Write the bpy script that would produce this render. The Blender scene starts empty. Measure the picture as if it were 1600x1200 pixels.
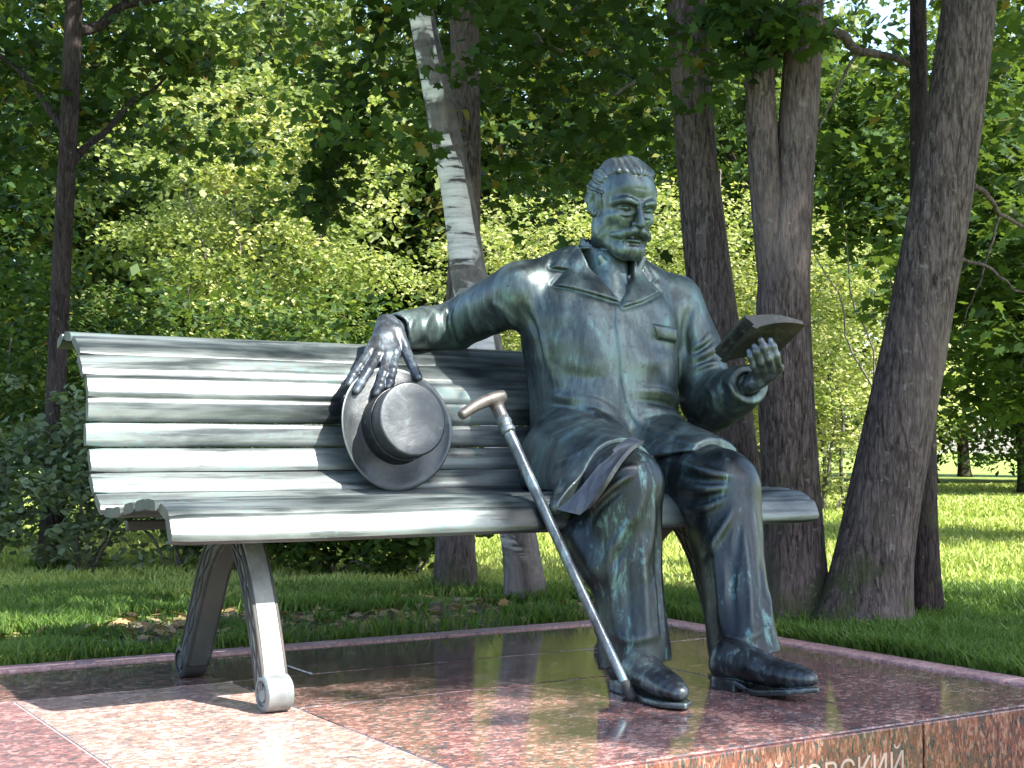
import bpy, math, random
import numpy as np
from mathutils import Vector, Matrix

# ------------------------------------------------------------------ camera, sky, sun, exposure
SC = bpy.context.scene
COL = SC.collection
F_PX, HORIZON, VPX, CAM_H = 2200.0, 700.0, -560.0, 0.58     # from the vanishing points of plinth and bench
PITCH = math.atan((HORIZON - 600.0) / F_PX)
YAW = math.atan((800.0 - VPX) / math.hypot(F_PX, HORIZON - 600.0))
cam = bpy.data.cameras.new('camera'); cam_o = bpy.data.objects.new('camera', cam); COL.objects.link(cam_o)
cam.sensor_width = 36.0; cam.lens = 36.0 * F_PX / 1600.0
cam.clip_start = 0.05; cam.clip_end = 600
cam_o.location = (0, 0, CAM_H)
cam_o.rotation_euler = (math.pi / 2 + PITCH, 0, -YAW)
SC.camera = cam_o

SUN_H = Vector((0.42, -0.91, 0)).normalized()               # where the sun stands, horizontally
SUN_EL = math.radians(47)
world = bpy.data.worlds.new('World'); SC.world = world; world.use_nodes = True
wn = world.node_tree.nodes; wl = world.node_tree.links
sky = wn.new('ShaderNodeTexSky'); sky.sky_type = 'NISHITA'; sky.sun_disc = False
sky.sun_elevation = SUN_EL; sky.sun_rotation = math.atan2(SUN_H.x, SUN_H.y)
sky.dust_density = 1.5; sky.air_density = 1.0
wl.new(sky.outputs[0], wn['Background'].inputs[0]); wn['Background'].inputs[1].default_value = 0.15
sun = bpy.data.lights.new('sun', 'SUN'); sun_o = bpy.data.objects.new('sun', sun); COL.objects.link(sun_o)
sun.energy = 5.0; sun.angle = math.radians(0.53); sun.color = (1.0, 0.95, 0.86)
SUN_D = Vector((SUN_H.x * math.cos(SUN_EL), SUN_H.y * math.cos(SUN_EL), math.sin(SUN_EL)))
sun_o.rotation_euler = SUN_D.to_track_quat('Z', 'Y').to_euler()
sun_o.location = (4, -6, 9)
vs = SC.view_settings; vs.view_transform = 'Standard'; vs.look = 'None'; vs.exposure = 2.0; vs.gamma = 1.0
vs.use_curve_mapping = False
SC.cycles.max_bounces = 8; SC.cycles.transparent_max_bounces = 8; SC.cycles.use_denoising = True

# ------------------------------------------------------------------ pixel -> place (direction only; the plane gives the distance)
_fh = np.array([math.sin(YAW), math.cos(YAW), 0]); _rt = np.array([_fh[1], -_fh[0], 0])
_F = math.cos(PITCH) * _fh + math.sin(PITCH) * np.array([0, 0, 1.0]); _U = np.cross(_rt, _F); _C = np.array([0, 0, CAM_H])
def _ray(u, v): return _F * F_PX + _rt * (u - 800.0) - _U * (v - 600.0)
def pz(u, v, z=0.0): d = _ray(u, v); return _C + d * ((z - _C[2]) / d[2])
def py(u, v, y): d = _ray(u, v); return _C + d * (y / d[1])
def px(u, v, x): d = _ray(u, v); return _C + d * (x / d[0])
def pd(u, v, depth): return _C + _ray(u, v) * (depth / F_PX)
def proj(p): q = np.asarray(p, float) - _C; z = q @ _F; return 800 + F_PX * (q @ _rt) / z, 600 - F_PX * (q @ _U) / z

# ------------------------------------------------------------------ helpers
def tag(o, label=None, cat=None, group=None, kind=None):
    if label: o['label'] = label
    if cat: o['category'] = cat
    if group: o['group'] = group
    if kind: o['kind'] = kind
    return o
def thing(name, loc=(0, 0, 0)):
    o = bpy.data.objects.new(name, None); COL.objects.link(o); o.location = loc
    o.empty_display_size = 0.1
    return o
def adopt(o, parent):
    if parent is not None:
        o.parent = parent
        o.matrix_parent_inverse = Matrix.Translation(parent.matrix_basis.translation).inverted() if parent.type == 'EMPTY' else Matrix.Identity(4)
    return o
def mesh_np(name, V, Fq, mat, parent=None, smooth=True, uv=None, midx=None, nside=4):
    """one mesh object from numpy verts and (n, nside) faces"""
    V = np.ascontiguousarray(V, np.float32); Fq = np.ascontiguousarray(Fq, np.int32)
    me = bpy.data.meshes.new(name)
    me.vertices.add(len(V)); me.vertices.foreach_set('co', V.ravel())
    n, k = Fq.shape
    me.loops.add(n * k); me.loops.foreach_set('vertex_index', Fq.ravel())
    me.polygons.add(n); me.polygons.foreach_set('loop_start', np.arange(0, n * k, k, dtype=np.int32))
    me.polygons.foreach_set('loop_total', np.full(n, k, np.int32))
    if smooth: me.polygons.foreach_set('use_smooth', np.ones(n, bool))
    me.update(calc_edges=True)
    mats = mat if isinstance(mat, (list, tuple)) else [mat]
    for m in mats: me.materials.append(m)
    if midx is not None: me.polygons.foreach_set('material_index', np.asarray(midx, np.int32))
    o = bpy.data.objects.new(name, me); COL.objects.link(o)
    return adopt(o, parent)
def mesh_py(name, V, Fs, mat, parent=None, smooth=False):
    me = bpy.data.meshes.new(name); me.from_pydata([tuple(map(float, v)) for v in V], [], [tuple(map(int, f)) for f in Fs]); me.update()
    me.materials.append(mat)
    if smooth:
        for p in me.polygons: p.use_smooth = True
    o = bpy.data.objects.new(name, me); COL.objects.link(o)
    return adopt(o, parent)
def bevel(o, w, seg=2, angle=0.6):
    m = o.modifiers.new('bevel', 'BEVEL'); m.width = w; m.segments = seg; m.limit_method = 'ANGLE'; m.angle_limit = angle
    return o
def box_vf(lo, hi):
    x0, y0, z0 = lo; x1, y1, z1 = hi
    V = [(x0,y0,z0),(x1,y0,z0),(x1,y1,z0),(x0,y1,z0),(x0,y0,z1),(x1,y0,z1),(x1,y1,z1),(x0,y1,z1)]
    return V, [(3,2,1,0),(4,5,6,7),(0,1,5,4),(1,2,6,5),(2,3,7,6),(3,0,4,7)]
def catmull(P, n):
    """resample a polyline (any number of columns) smoothly into n points"""
    P = np.asarray(P, float)
    if len(P) < 3:
        t = np.linspace(0, 1, n)[:, None]; return P[0] * (1 - t) + P[-1] * t
    seg = np.linalg.norm(np.diff(P[:, :min(3, P.shape[1])], axis=0), axis=1); s = np.concatenate([[0], np.cumsum(seg)]); s /= s[-1]
    out = []
    for t in np.linspace(0, 1, n):
        i = min(max(np.searchsorted(s, t, side='right') - 1, 0), len(P) - 2)
        u = (t - s[i]) / max(s[i + 1] - s[i], 1e-9)
        p0, p1, p2, p3 = P[max(i - 1, 0)], P[i], P[i + 1], P[min(i + 2, len(P) - 1)]
        out.append(0.5 * ((2 * p1) + (p2 - p0) * u + (2 * p0 - 5 * p1 + 4 * p2 - p3) * u * u + (3 * p1 - p0 - 3 * p2 + p3) * u ** 3))
    return np.array(out)
def tube_vf(P, R, n=12, cap=True, twist=0.0):
    """V, quads of a tube through points P with radii R (ends closed to a point)"""
    P = np.asarray(P, float); R = np.broadcast_to(np.asarray(R, float), (len(P),))
    T = np.gradient(P, axis=0); T /= np.linalg.norm(T, axis=1)[:, None] + 1e-12
    ref = np.array([0, 0, 1.0]) if abs(T[0][2]) < 0.9 else np.array([1.0, 0, 0])
    A = np.cross(T[0], ref); A /= np.linalg.norm(A); V = []
    for i in range(len(P)):
        A = A - T[i] * (A @ T[i]); A /= np.linalg.norm(A) + 1e-12; B = np.cross(T[i], A)
        a = np.arange(n) / n * 2 * math.pi + twist * i
        V.append(P[i] + R[i] * (np.cos(a)[:, None] * A + np.sin(a)[:, None] * B))
    V = np.concatenate(V); Fs = []
    m = len(P)
    i = np.arange(m - 1)[:, None] * n; j = np.arange(n)[None, :]; j2 = (j + 1) % n
    Fs = np.stack([i + j, i + j2, i + n + j2, i + n + j], -1).reshape(-1, 4)
    if cap:
        V = np.concatenate([V, P[:1], P[-1:]]); c0 = m * n; c1 = c0 + 1; jj = np.arange(n); j3 = (jj + 1) % n
        Fs = np.concatenate([Fs, np.stack([np.full(n, c0), j3, jj, jj], -1)[:, [0, 1, 2, 2]], np.stack([np.full(n, c1), (m - 1) * n + jj, (m - 1) * n + j3, (m - 1) * n + j3], -1)])
    return V, Fs
def quads_to_lists(Fq):
    out = []
    for f in Fq:
        g = []
        for k in f:
            if int(k) not in g: g.append(int(k))
        if len(g) > 2: out.append(g)
    return out
def merge(parts):
    """join several (V, faces-array) into one"""
    Vs, Fs, off = [], [], 0
    for V, Fq in parts:
        Vs.append(np.asarray(V, float)); Fs.append(np.asarray(Fq) + off); off += len(V)
    return np.concatenate(Vs), np.concatenate(Fs)
def _hash(ix, iy, iz, seed):
    with np.errstate(over='ignore'):
        h = (ix.astype(np.uint32) * np.uint32(374761393) + iy.astype(np.uint32) * np.uint32(668265263)
             + iz.astype(np.uint32) * np.uint32(2147483647) + np.uint32((seed * 974634777) & 0xffffffff))
        h = (h ^ (h >> np.uint32(13))) * np.uint32(1274126177); h = h ^ (h >> np.uint32(16))
    return (h & np.uint32(0xffffff)).astype(np.float32) / np.float32(0xffffff) * 2 - 1
def vnoise(x, y, z, seed=0):
    """smooth value noise in -1..1 (broadcasts)"""
    x, y, z = np.broadcast_arrays(np.asarray(x, np.float32), np.asarray(y, np.float32), np.asarray(z, np.float32))
    fx, fy, fz = np.floor(x), np.floor(y), np.floor(z)
    ix, iy, iz = fx.astype(np.int64), fy.astype(np.int64), fz.astype(np.int64)
    u, v, w = x - fx, y - fy, z - fz
    u = u * u * (3 - 2 * u); v = v * v * (3 - 2 * v); w = w * w * (3 - 2 * w)
    r = 0
    for dx in (0, 1):
        for dy in (0, 1):
            for dz in (0, 1):
                r = r + _hash(ix + dx, iy + dy, iz + dz, seed) * (u if dx else 1 - u) * (v if dy else 1 - v) * (w if dz else 1 - w)
    return r

# ------------------------------------------------------------------ node material helper
class NT:
    def __init__(s, name):
        s.m = bpy.data.materials.new(name); s.m.use_nodes = True; s.t = s.m.node_tree; s.n = s.t.nodes
        s.n.clear(); s.out = s.n.new('ShaderNodeOutputMaterial'); s.b = s.n.new('ShaderNodeBsdfPrincipled')
        s.t.links.new(s.b.outputs[0], s.out.inputs[0])
    def link(s, a, b): s.t.links.new(a, b)
    def node(s, typ, **kw):
        o = s.n.new(typ)
        for k, v in kw.items():
            if k.startswith('i_'): o.inputs[k[2:].replace('_', ' ')].default_value = v
            else: setattr(o, k, v)
        return o
    def coords(s, kind='Object', scale=(1, 1, 1), rot=(0, 0, 0)):
        tc = s.node('ShaderNodeTexCoord'); mp = s.node('ShaderNodeMapping')
        mp.inputs['Scale'].default_value = scale; mp.inputs['Rotation'].default_value = rot
        s.link(tc.outputs[kind], mp.inputs[0]); return mp.outputs[0]
    def noise(s, vec, scale, detail=4, rough=0.55, dist=0.0):
        o = s.node('ShaderNodeTexNoise'); o.inputs['Scale'].default_value = scale; o.inputs['Detail'].default_value = detail
        o.inputs['Roughness'].default_value = rough; o.inputs['Distortion'].default_value = dist
        s.link(vec, o.inputs['Vector']); return o.outputs[0]
    def voro(s, vec, scale, feature='F1', out=0):
        o = s.node('ShaderNodeTexVoronoi', feature=feature); o.inputs['Scale'].default_value = scale
        s.link(vec, o.inputs['Vector']); return o.outputs[out]
    def ramp(s, fac, stops, interp='LINEAR'):
        o = s.node('ShaderNodeValToRGB'); o.color_ramp.interpolation = interp
        e = o.color_ramp.elements
        while len(e) < len(stops): e.new(0.5)
        for el, (p, c) in zip(e, stops):
            el.position = p; el.color = (*c, 1) if len(c) == 3 else c
        s.link(fac, o.inputs[0]); return o.outputs[0]
    def g(s, v): return (v, v, v)
    def mix(s, fac, a, b, typ='MIX'):
        o = s.node('ShaderNodeMix', data_type='RGBA', blend_type=typ)
        for sock, val in ((o.inputs[0], fac), (o.inputs[6], a), (o.inputs[7], b)):
            if isinstance(val, (int, float)): sock.default_value = val
            elif isinstance(val, tuple): sock.default_value = (*val, 1)
            else: s.link(val, sock)
        return o.outputs[2]
    def math(s, op, a, b=None, clamp=False):
        o = s.node('ShaderNodeMath', operation=op); o.use_clamp = clamp
        for sock, val in ((o.inputs[0], a), (o.inputs[1], b)):
            if val is None: continue
            if isinstance(val, (int, float)): sock.default_value = val
            else: s.link(val, sock)
        return o.outputs[0]
    def bump(s, h, strength=0.3, dist=0.01, prev=None):
        o = s.node('ShaderNodeBump'); o.inputs['Strength'].default_value = strength; o.inputs['Distance'].default_value = dist
        s.link(h, o.inputs['Height'])
        if prev is not None: s.link(prev, o.inputs['Normal'])
        return o.outputs[0]
    def set(s, **kw):
        for k, v in kw.items():
            sock = s.b.inputs[k.replace('_', ' ')]
            if isinstance(v, (int, float)): sock.default_value = v
            elif isinstance(v, tuple): sock.default_value = (*v, 1) if len(v) == 3 else v
            else: s.link(v, sock)
        return s.m
# ------------------------------------------------------------------ materials
def bronze(name, patina=0.5, streak=1.0, dark=(0.022, 0.023, 0.026), mid=(0.075, 0.098, 0.102), green=(0.17, 0.30, 0.29), rough=(0.36, 0.58), warm=0.0, spec=0.55, metal=0.25, gm=(0.53, 0.62), fine=58, edge=0.5, pits=0.55):
    """cast bronze: dark ground, blue-grey wax bloom, green-blue patina streaks running down"""
    t = NT(name)
    geo = t.node('ShaderNodeNewGeometry')
    vec = t.coords('Object')
    st = t.coords('Object', (1, 1, 0.30 if streak else 1.0))
    n1 = t.noise(st, 11, 7, 0.66, 0.7); n2 = t.noise(vec, 48, 5, 0.65); n3 = t.noise(vec, 3.4, 4, 0.55, 0.5)
    n4 = t.noise(st, fine, 6, 0.72, 0.5); n5 = t.noise(vec, 190, 3, 0.6)
    tot = t.math('ADD', t.math('MULTIPLY', n1, 0.50), t.math('ADD', t.math('MULTIPLY', n3, 0.32), t.math('MULTIPLY', n4, 0.20)))
    o = 0.62 - 0.22 * patina
    pale = tuple(0.5 * a + 0.5 * b for a, b in zip(mid, green))
    base = t.ramp(tot, [(o - 0.11, dark), (o - 0.03, tuple(0.55 * a + 0.45 * b for a, b in zip(dark, mid))), (o + 0.03, mid), (o + 0.11, pale)])
    gmask = t.ramp(t.math('ADD', t.math('MULTIPLY', n4, 0.60), t.math('MULTIPLY', n1, 0.42)), [(gm[0], t.g(0)), (gm[1], t.g(1))])
    col = t.mix(t.math('MULTIPLY', gmask, 0.85), base, green)
    pit = t.ramp(n2, [(0.33, t.g(1)), (0.42, t.g(0))])
    col = t.mix(t.math('MULTIPLY', pit, pits), col, dark)
    # rubbed edges are lighter
    pt = geo.outputs['Pointiness']
    ed = t.ramp(pt, [(0.51, t.g(0)), (0.57, t.g(1))]); hol = t.ramp(pt, [(0.44, t.g(1)), (0.495, t.g(0))])
    col = t.mix(t.math('MULTIPLY', ed, edge), col, (0.20, 0.235, 0.235))
    col = t.mix(t.math('MULTIPLY', hol, 0.45), col, tuple(.75 * g for g in green))      # verdigris keeps in the hollows
    if warm: col = t.mix(t.math('MULTIPLY', t.ramp(n3, [(0.5, t.g(0)), (0.66, t.g(1))]), warm), col, (0.12, 0.080, 0.058))
    r = t.ramp(n1, [(0.35, t.g(rough[0])), (0.65, t.g(rough[1]))])
    nb = t.bump(n5, 0.06, 0.002, t.bump(n2, 0.16, 0.004, t.bump(n1, 0.16, 0.010)))
    t.set(Base_Color=col, Roughness=r, Metallic=metal, Normal=nb)
    t.b.inputs['Specular IOR Level'].default_value = spec
    return t.m
M = {}
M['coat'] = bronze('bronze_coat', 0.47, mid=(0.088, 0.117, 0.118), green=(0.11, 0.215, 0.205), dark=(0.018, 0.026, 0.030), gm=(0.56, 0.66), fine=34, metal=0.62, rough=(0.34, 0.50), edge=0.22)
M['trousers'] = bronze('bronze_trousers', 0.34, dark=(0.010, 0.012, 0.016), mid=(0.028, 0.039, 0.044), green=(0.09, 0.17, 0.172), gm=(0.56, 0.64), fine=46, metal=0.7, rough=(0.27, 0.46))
M['skin'] = bronze('bronze_skin', 0.48, dark=(0.025, 0.038, 0.044), mid=(0.088, 0.120, 0.124), green=(0.12, 0.225, 0.225), rough=(0.30, 0.44), gm=(0.56, 0.66), metal=0.6, edge=0.25)
M['hair'] = bronze('bronze_hair', 0.48, mid=(0.085, 0.105, 0.115), green=(0.12, 0.19, 0.20), metal=0.55, rough=(0.34, 0.5), edge=.3)
M['hand'] = bronze('bronze_hand', 0.42, mid=(0.085, 0.102, 0.125), green=(0.13, 0.175, 0.20), rough=(0.28, 0.40), metal=0.55)
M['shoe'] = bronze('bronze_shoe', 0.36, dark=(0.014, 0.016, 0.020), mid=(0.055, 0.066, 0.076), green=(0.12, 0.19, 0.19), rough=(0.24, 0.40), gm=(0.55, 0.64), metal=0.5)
M['hat'] = bronze('bronze_hat', 0.45, streak=0, mid=(0.060, 0.068, 0.074), green=(0.085, 0.120, 0.12), dark=(0.036, 0.042, 0.046), warm=0.2, gm=(0.56, 0.70), metal=0.5, rough=(0.34, 0.46), edge=0, pits=.2)
M['facing'] = bronze('bronze_facing', 0.5, mid=(0.10, 0.108, 0.132), green=(0.13, 0.155, 0.18), gm=(0.56, 0.68), metal=0.5)
M['hatband'] = bronze('bronze_hatband', 0.25, streak=0, dark=(0.008, 0.010, 0.013), mid=(0.018, 0.026, 0.032), green=(0.05, 0.10, 0.10), edge=0)
M['cane'] = bronze('bronze_cane', 0.45, mid=(0.12, 0.145, 0.16), green=(0.16, 0.25, 0.26), rough=(0.28, 0.4), metal=0.5, edge=0)
M['cane_handle'] = bronze('bronze_cane_handle', 0.5, streak=0, mid=(0.055, 0.052, 0.051), green=(0.08, 0.082, 0.08), warm=0.2, metal=0.4, edge=0)
M['book'] = bronze('bronze_book', 0.28, streak=0, dark=(0.01, 0.009, 0.009), mid=(0.03, 0.03, 0.03), green=(0.06, 0.075, 0.07), warm=0.4, edge=0)
M['iron'] = bronze('bronze_legs', 0.32, dark=(0.010, 0.009, 0.009), mid=(0.030, 0.029, 0.030), green=(0.13, 0.155, 0.15), warm=0.4, gm=(0.58, 0.68), edge=0.12, rough=(0.55, 0.75), spec=0.3)
M['iron_sunlit'] = bronze('bronze_sunlit_leg', 0.6, mid=(0.13, 0.138, 0.138), green=(0.19, 0.215, 0.21), dark=(0.05, 0.052, 0.052), metal=0.25)  # lit copy of the leg bronze: sunlight put into its pale colour

def slat_mat():
    t = NT('bronze_slat')
    vec = t.coords('Object'); lng = t.coords('Object', (0.22, 1, 1)); lng2 = t.coords('Object', (0.05, 1, 1))
    n1 = t.noise(lng, 9, 5, 0.6, 0.5); n2 = t.noise(lng2, 60, 4, 0.65); n3 = t.noise(vec, 46, 4, 0.6); n0 = t.noise(vec, 2.4, 3, 0.5)
    tot = t.math('ADD', t.math('MULTIPLY', n1, 0.6), t.math('ADD', t.math('MULTIPLY', n0, 0.3), t.math('MULTIPLY', n2, 0.16)))
    col = t.ramp(tot, [(0.42, (0.014, 0.019, 0.021)), (0.49, (0.050, 0.062, 0.064)), (0.57, (0.125, 0.142, 0.142)), (0.67, (0.16, 0.19, 0.188))])
    gm = t.ramp(t.math('ADD', t.math('MULTIPLY', n3, 0.5), t.math('MULTIPLY', n1, 0.5)), [(0.55, t.g(0)), (0.66, t.g(1))])
    col = t.mix(t.math('MULTIPLY', gm, 0.7), col, (0.095, 0.195, 0.19))
    geo = t.node('ShaderNodeNewGeometry'); hol = t.ramp(geo.outputs['Pointiness'], [(0.505, t.g(0)), (0.60, t.g(1))])
    grime = t.ramp(n2, [(0.34, t.g(1)), (0.46, t.g(0))]); col = t.mix(t.math('MULTIPLY', grime, 0.7), col, (0.02, 0.026, 0.028))
    col = t.mix(t.math('MULTIPLY', hol, 0.35), col, (0.24, 0.25, 0.245))
    nb = t.bump(n2, 0.22, 0.003, t.bump(n3, 0.08, 0.003))
    t.set(Base_Color=col, Roughness=t.ramp(n1, [(0.35, t.g(0.30)), (0.7, t.g(0.48))]), Metallic=0.4, Normal=nb)
    t.b.inputs['Specular IOR Level'].default_value = 0.6
    return t.m
M['slat'] = slat_mat()

def granite(name, cols, rough=0.08, grain=(1, 1, 1), scale=1.0, coat=0.0, rot=0.35):
    """interlocking crystals: dark mica, red and pink feldspar, pale quartz"""
    t = NT(name)
    v = t.coords('Object', tuple(scale * g for g in grain), (0, 0, rot))
    nz = t.node('ShaderNodeTexNoise'); nz.inputs['Scale'].default_value = 60; nz.inputs['Detail'].default_value = 3; t.link(v, nz.inputs['Vector'])
    wv = t.node('ShaderNodeVectorMath', operation='MULTIPLY_ADD'); wv.inputs[1].default_value = (.02, .02, .02); t.link(nz.outputs['Color'], wv.inputs[0]); t.link(v, wv.inputs[2])
    def cells(sc):
        bw = t.node('ShaderNodeRGBToBW'); t.link(t.voro(wv.outputs[0], sc, 'F1', 1), bw.inputs[0]); return bw.outputs[0]
    a = t.noise(v, 70, 5, 0.7, 0.3); c = t.noise(v, 17, 4, 0.65, 0.6); w = t.noise(v, 4, 3, 0.5)
    tot = t.math('ADD', t.math('MULTIPLY', cells(85), 0.40), t.math('ADD', t.math('MULTIPLY', cells(190), 0.22), t.math('ADD', t.math('MULTIPLY', a, 0.26), t.math('MULTIPLY', c, 0.30))))
    tot = t.math('ADD', tot, t.math('MULTIPLY', t.math('SUBTRACT', w, 0.5), 0.22))
    dark, red, pink, pale = cols; grey = tuple(.5 * x + .5 * sum(pale) / 3 * .75 for x in dark)
    col = t.ramp(tot, [(0.40, dark), (0.47, grey), (0.52, tuple(0.5 * x + 0.5 * y for x, y in zip(dark, red))), (0.57, red), (0.66, pink), (0.76, pale)])
    r = t.ramp(c, [(0.3, t.g(rough * 0.75)), (0.7, t.g(rough * 1.4))])
    t.set(Base_Color=col, Roughness=r, Normal=t.bump(a, 0.02 if rough < 0.2 else 0.2, 0.002))
    t.b.inputs['Specular IOR Level'].default_value = 0.55
    return t.m
GR = ((0.042, 0.038, 0.042), (0.15, 0.066, 0.058), (0.24, 0.12, 0.103), (0.34, 0.23, 0.21))
M['granite'] = granite('polished_red_granite', GR, 0.09, (0.85, 1.25, 1.0), 1.0, rot=0.25)
M['granite_b'] = granite('polished_red_granite_darker', ((0.032, 0.030, 0.034), (0.10, 0.048, 0.044), (0.18, 0.095, 0.082), (0.28, 0.20, 0.18)), 0.085, (0.8, 1.3, 1.0), 0.9, rot=-0.1)
M['granite_skylit'] = granite('honed_skylit_granite', ((0.10, 0.082, 0.082), (0.27, 0.145, 0.115), (0.37, 0.235, 0.195), (0.47, 0.36, 0.32)), 0.30, (0.85, 1.25, 1.0), 1.0, rot=0.3)  # brightness of the reflected sky put into this slab's paler colour
M['granite_flamed'] = granite('flamed_red_granite', ((0.05, 0.034, 0.036), (0.13, 0.058, 0.055), (0.18, 0.088, 0.082), (0.24, 0.15, 0.14)), 0.5, (1, 1.2, 1), 1.0, rot=0.2)
M['granite_front'] = granite('red_granite_front', ((0.024, 0.022, 0.026), (0.125, 0.042, 0.033), (0.18, 0.07, 0.054), (0.25, 0.15, 0.12)), 0.22, (1.7, 1.0, 0.6), 1.25, rot=0.0)
M['kerb'] = granite('pink_kerb', ((0.22, 0.11, 0.11), (0.36, 0.19, 0.18), (0.42, 0.25, 0.235), (0.47, 0.32, 0.30)), 0.6, (1, 1, 1), 1.4)
t = NT('mortar'); t.set(Base_Color=t.mix(t.noise(t.coords('Object'), 90, 3), (0.20, 0.16, 0.15), (0.34, 0.28, 0.26)), Roughness=0.9); M['mortar'] = t.m
t = NT('letter_paint'); t.set(Base_Color=t.mix(t.noise(t.coords('Object'), 60, 3), (0.25, 0.17, 0.15), (0.38, 0.29, 0.26)), Roughness=0.6); M['letter'] = t.m
# ------------------------------------------------------------------ ground
PX0, PX1, PY0, PY1 = 0.20, 2.87, 2.10, 3.80                 # plinth plan
def ground_z(x, y):
    x = np.asarray(x, float); y = np.asarray(y, float)
    s = np.clip((y - 0.9) / 1.5 + np.clip(x - 3.2, 0, 2) * 0.2, 0, 1); s = s * s * (3 - 2 * s)
    s2 = np.clip((x + 2.5) / 2.4, 0, 1)
    z = -0.85 + 0.842 * s
    z = z + 0.012 * vnoise(x * 1.3, y * 1.3, 0, 3) * np.clip((y - 4.1), 0, 1) + 0.05 * vnoise(x * .22, y * .22, 0, 4) * np.clip((y - 7) / 6, 0, 1)
    return z
def ground_sheet():
    def axis(lo, hi, c, fine): # denser round the plinth
        a = np.concatenate([np.linspace(lo, c - 6, 26), np.linspace(c - 6, c + 10, fine), np.linspace(c + 10, hi, 26)]); return np.unique(np.round(a, 4))
    xs, ys = axis(-90, 110, 2.0, 150), axis(-90, 130, 4.0, 150)
    X, Y = np.meshgrid(xs, ys, indexing='ij'); Z = ground_z(X, Y)
    inside = (X > PX0 - 0.02) & (X < PX1 + 0.02) & (Y > PY0 - 0.02) & (Y < PY1 + 0.02)
    Z = np.where(inside, Z - 0.25, Z)
    nx, ny = X.shape; V = np.stack([X, Y, Z], -1).reshape(-1, 3)
    i = np.arange(nx - 1)[:, None] * ny + np.arange(ny - 1)[None, :]
    Fq = np.stack([i, i + ny, i + ny + 1, i + 1], -1).reshape(-1, 4)
    t = NT('lawn_soil'); vec = t.coords('Object')
    n1 = t.noise(vec, 1.1, 4, 0.6); n2 = t.noise(vec, 38, 5, 0.7); n3 = t.noise(vec, 7, 4, 0.6)
    gcol = t.ramp(n2, [(0.3, (0.08, 0.12, 0.025)), (0.5, (0.17, 0.23, 0.05)), (0.7, (0.27, 0.32, 0.09))])
    soil = t.ramp(n2, [(0.3, (0.05, 0.038, 0.03)), (0.55, (0.115, 0.088, 0.068)), (0.75, (0.20, 0.155, 0.125))])
    # the trodden bare patch behind the bench
    geo = t.node('ShaderNodeNewGeometry'); sp = t.node('ShaderNodeSeparateXYZ'); t.link(geo.outputs['Position'], sp.inputs[0])
    dx = t.math('DIVIDE', t.math('SUBTRACT', sp.outputs[0], 2.05), 1.15); dy = t.math('DIVIDE', t.math('SUBTRACT', sp.outputs[1], 4.25), 0.62)
    rr = t.math('ADD', t.math('ADD', t.math('MULTIPLY', dx, dx), t.math('MULTIPLY', dy, dy)), t.math('MULTIPLY', t.math('SUBTRACT', n3, 0.5), 2.4))
    bare = t.ramp(rr, [(0.55, t.g(1)), (1.25, t.g(0))])
    bare2 = t.math('MAXIMUM', bare, t.ramp(n1, [(0.60, t.g(0)), (0.72, t.g(0.6))]))
    t.set(Base_Color=t.mix(bare2, gcol, soil), Roughness=0.95, Normal=t.bump(n2, 0.8, 0.02))
    t.b.inputs['Specular IOR Level'].default_value = 0.15
    o = mesh_np('ground', V, Fq, t.m); tag(o, kind='structure'); return o
ground = ground_sheet()

# ------------------------------------------------------------------ granite plinth
plinth = tag(thing('granite_plinth', (1.53, 2.95, -0.85)), 'low red granite plinth of polished slabs with a carved name on its front', 'plinth')
core = mesh_py('core', *box_vf((PX0 + .04, PY0 + .04, -0.95), (PX1 - .04, PY1 - .04, -0.0035)), M['mortar'], plinth)
def slab(x0, x1, y0, y1, mat, dz=0.0):
    y0 = max(y0, PY0 + .021)
    g = 0.0022
    o = mesh_py('slab', *box_vf((x0 + g, y0 + g, -0.055 + dz), (x1 - g, y1 - g, dz)), mat, plinth); bevel(o, 0.003, 2); return o
F0 = PY0                                                      # the slabs' front edge
slab(PX0, 0.74, PY0, 3.37, M['granite_flamed'], -0.001)
slab(PX0, 1.48, 3.37, PY1, M['granite_b'], 0.0)
slab(1.48, PX1, 3.37, PY1, M['granite_b'], 0.0006)
slab(2.32, PX1, PY0, 3.37, M['granite'], 0.0)
slab(0.74, 1.26, PY0, 3.37, M['granite_skylit'], 0.0)
slab(1.26, 2.32, 2.95, 3.37, M['granite_b'], 0.0004)
slab(1.26, 2.32, PY0, 2.95, M['granite'], 0.0)
def face(x0, x1, y0, y1, z0, z1, mat):
    g = 0.003
    o = mesh_py('face_panel', *box_vf((x0 + g, y0, z0), (x1 - g, y1, z1)), mat, plinth); bevel(o, 0.003, 2); return o
for x0, x1 in ((PX0, 1.26), (1.26, 2.32), (2.32, PX1)): face(x0, x1, PY0, PY0 + 0.019, -0.95, -0.001, M['granite_front'])
for y0, y1 in ((PY0 + .04, 2.95), (2.95, PY1)):
    mesh_py('face_panel', *box_vf((PX0 + .004, y0 + .003, -0.95), (PX0 + .036, y1 - .003, -0.058)), M['granite_front'], plinth)
    mesh_py('face_panel', *box_vf((PX1 - .036, y0 + .003, -0.95), (PX1 - .004, y1 - .003, -0.058)), M['granite_front'], plinth)
tc = bpy.data.curves.new('inscription', 'FONT'); tc.body = 'ЧАЙКОВСКИЙ'; tc.size = 0.066; tc.extrude = 0.0012; tc.align_x = 'RIGHT'
tmp = bpy.data.objects.new('tmp', tc); COL.objects.link(tmp)
bpy.context.view_layer.update()
me = bpy.data.meshes.new_from_object(tmp.evaluated_get(bpy.context.evaluated_depsgraph_get())); bpy.data.objects.remove(tmp)
ins = bpy.data.objects.new('inscription', me); COL.objects.link(ins); me.materials.clear(); me.materials.append(M['letter'])
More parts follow.
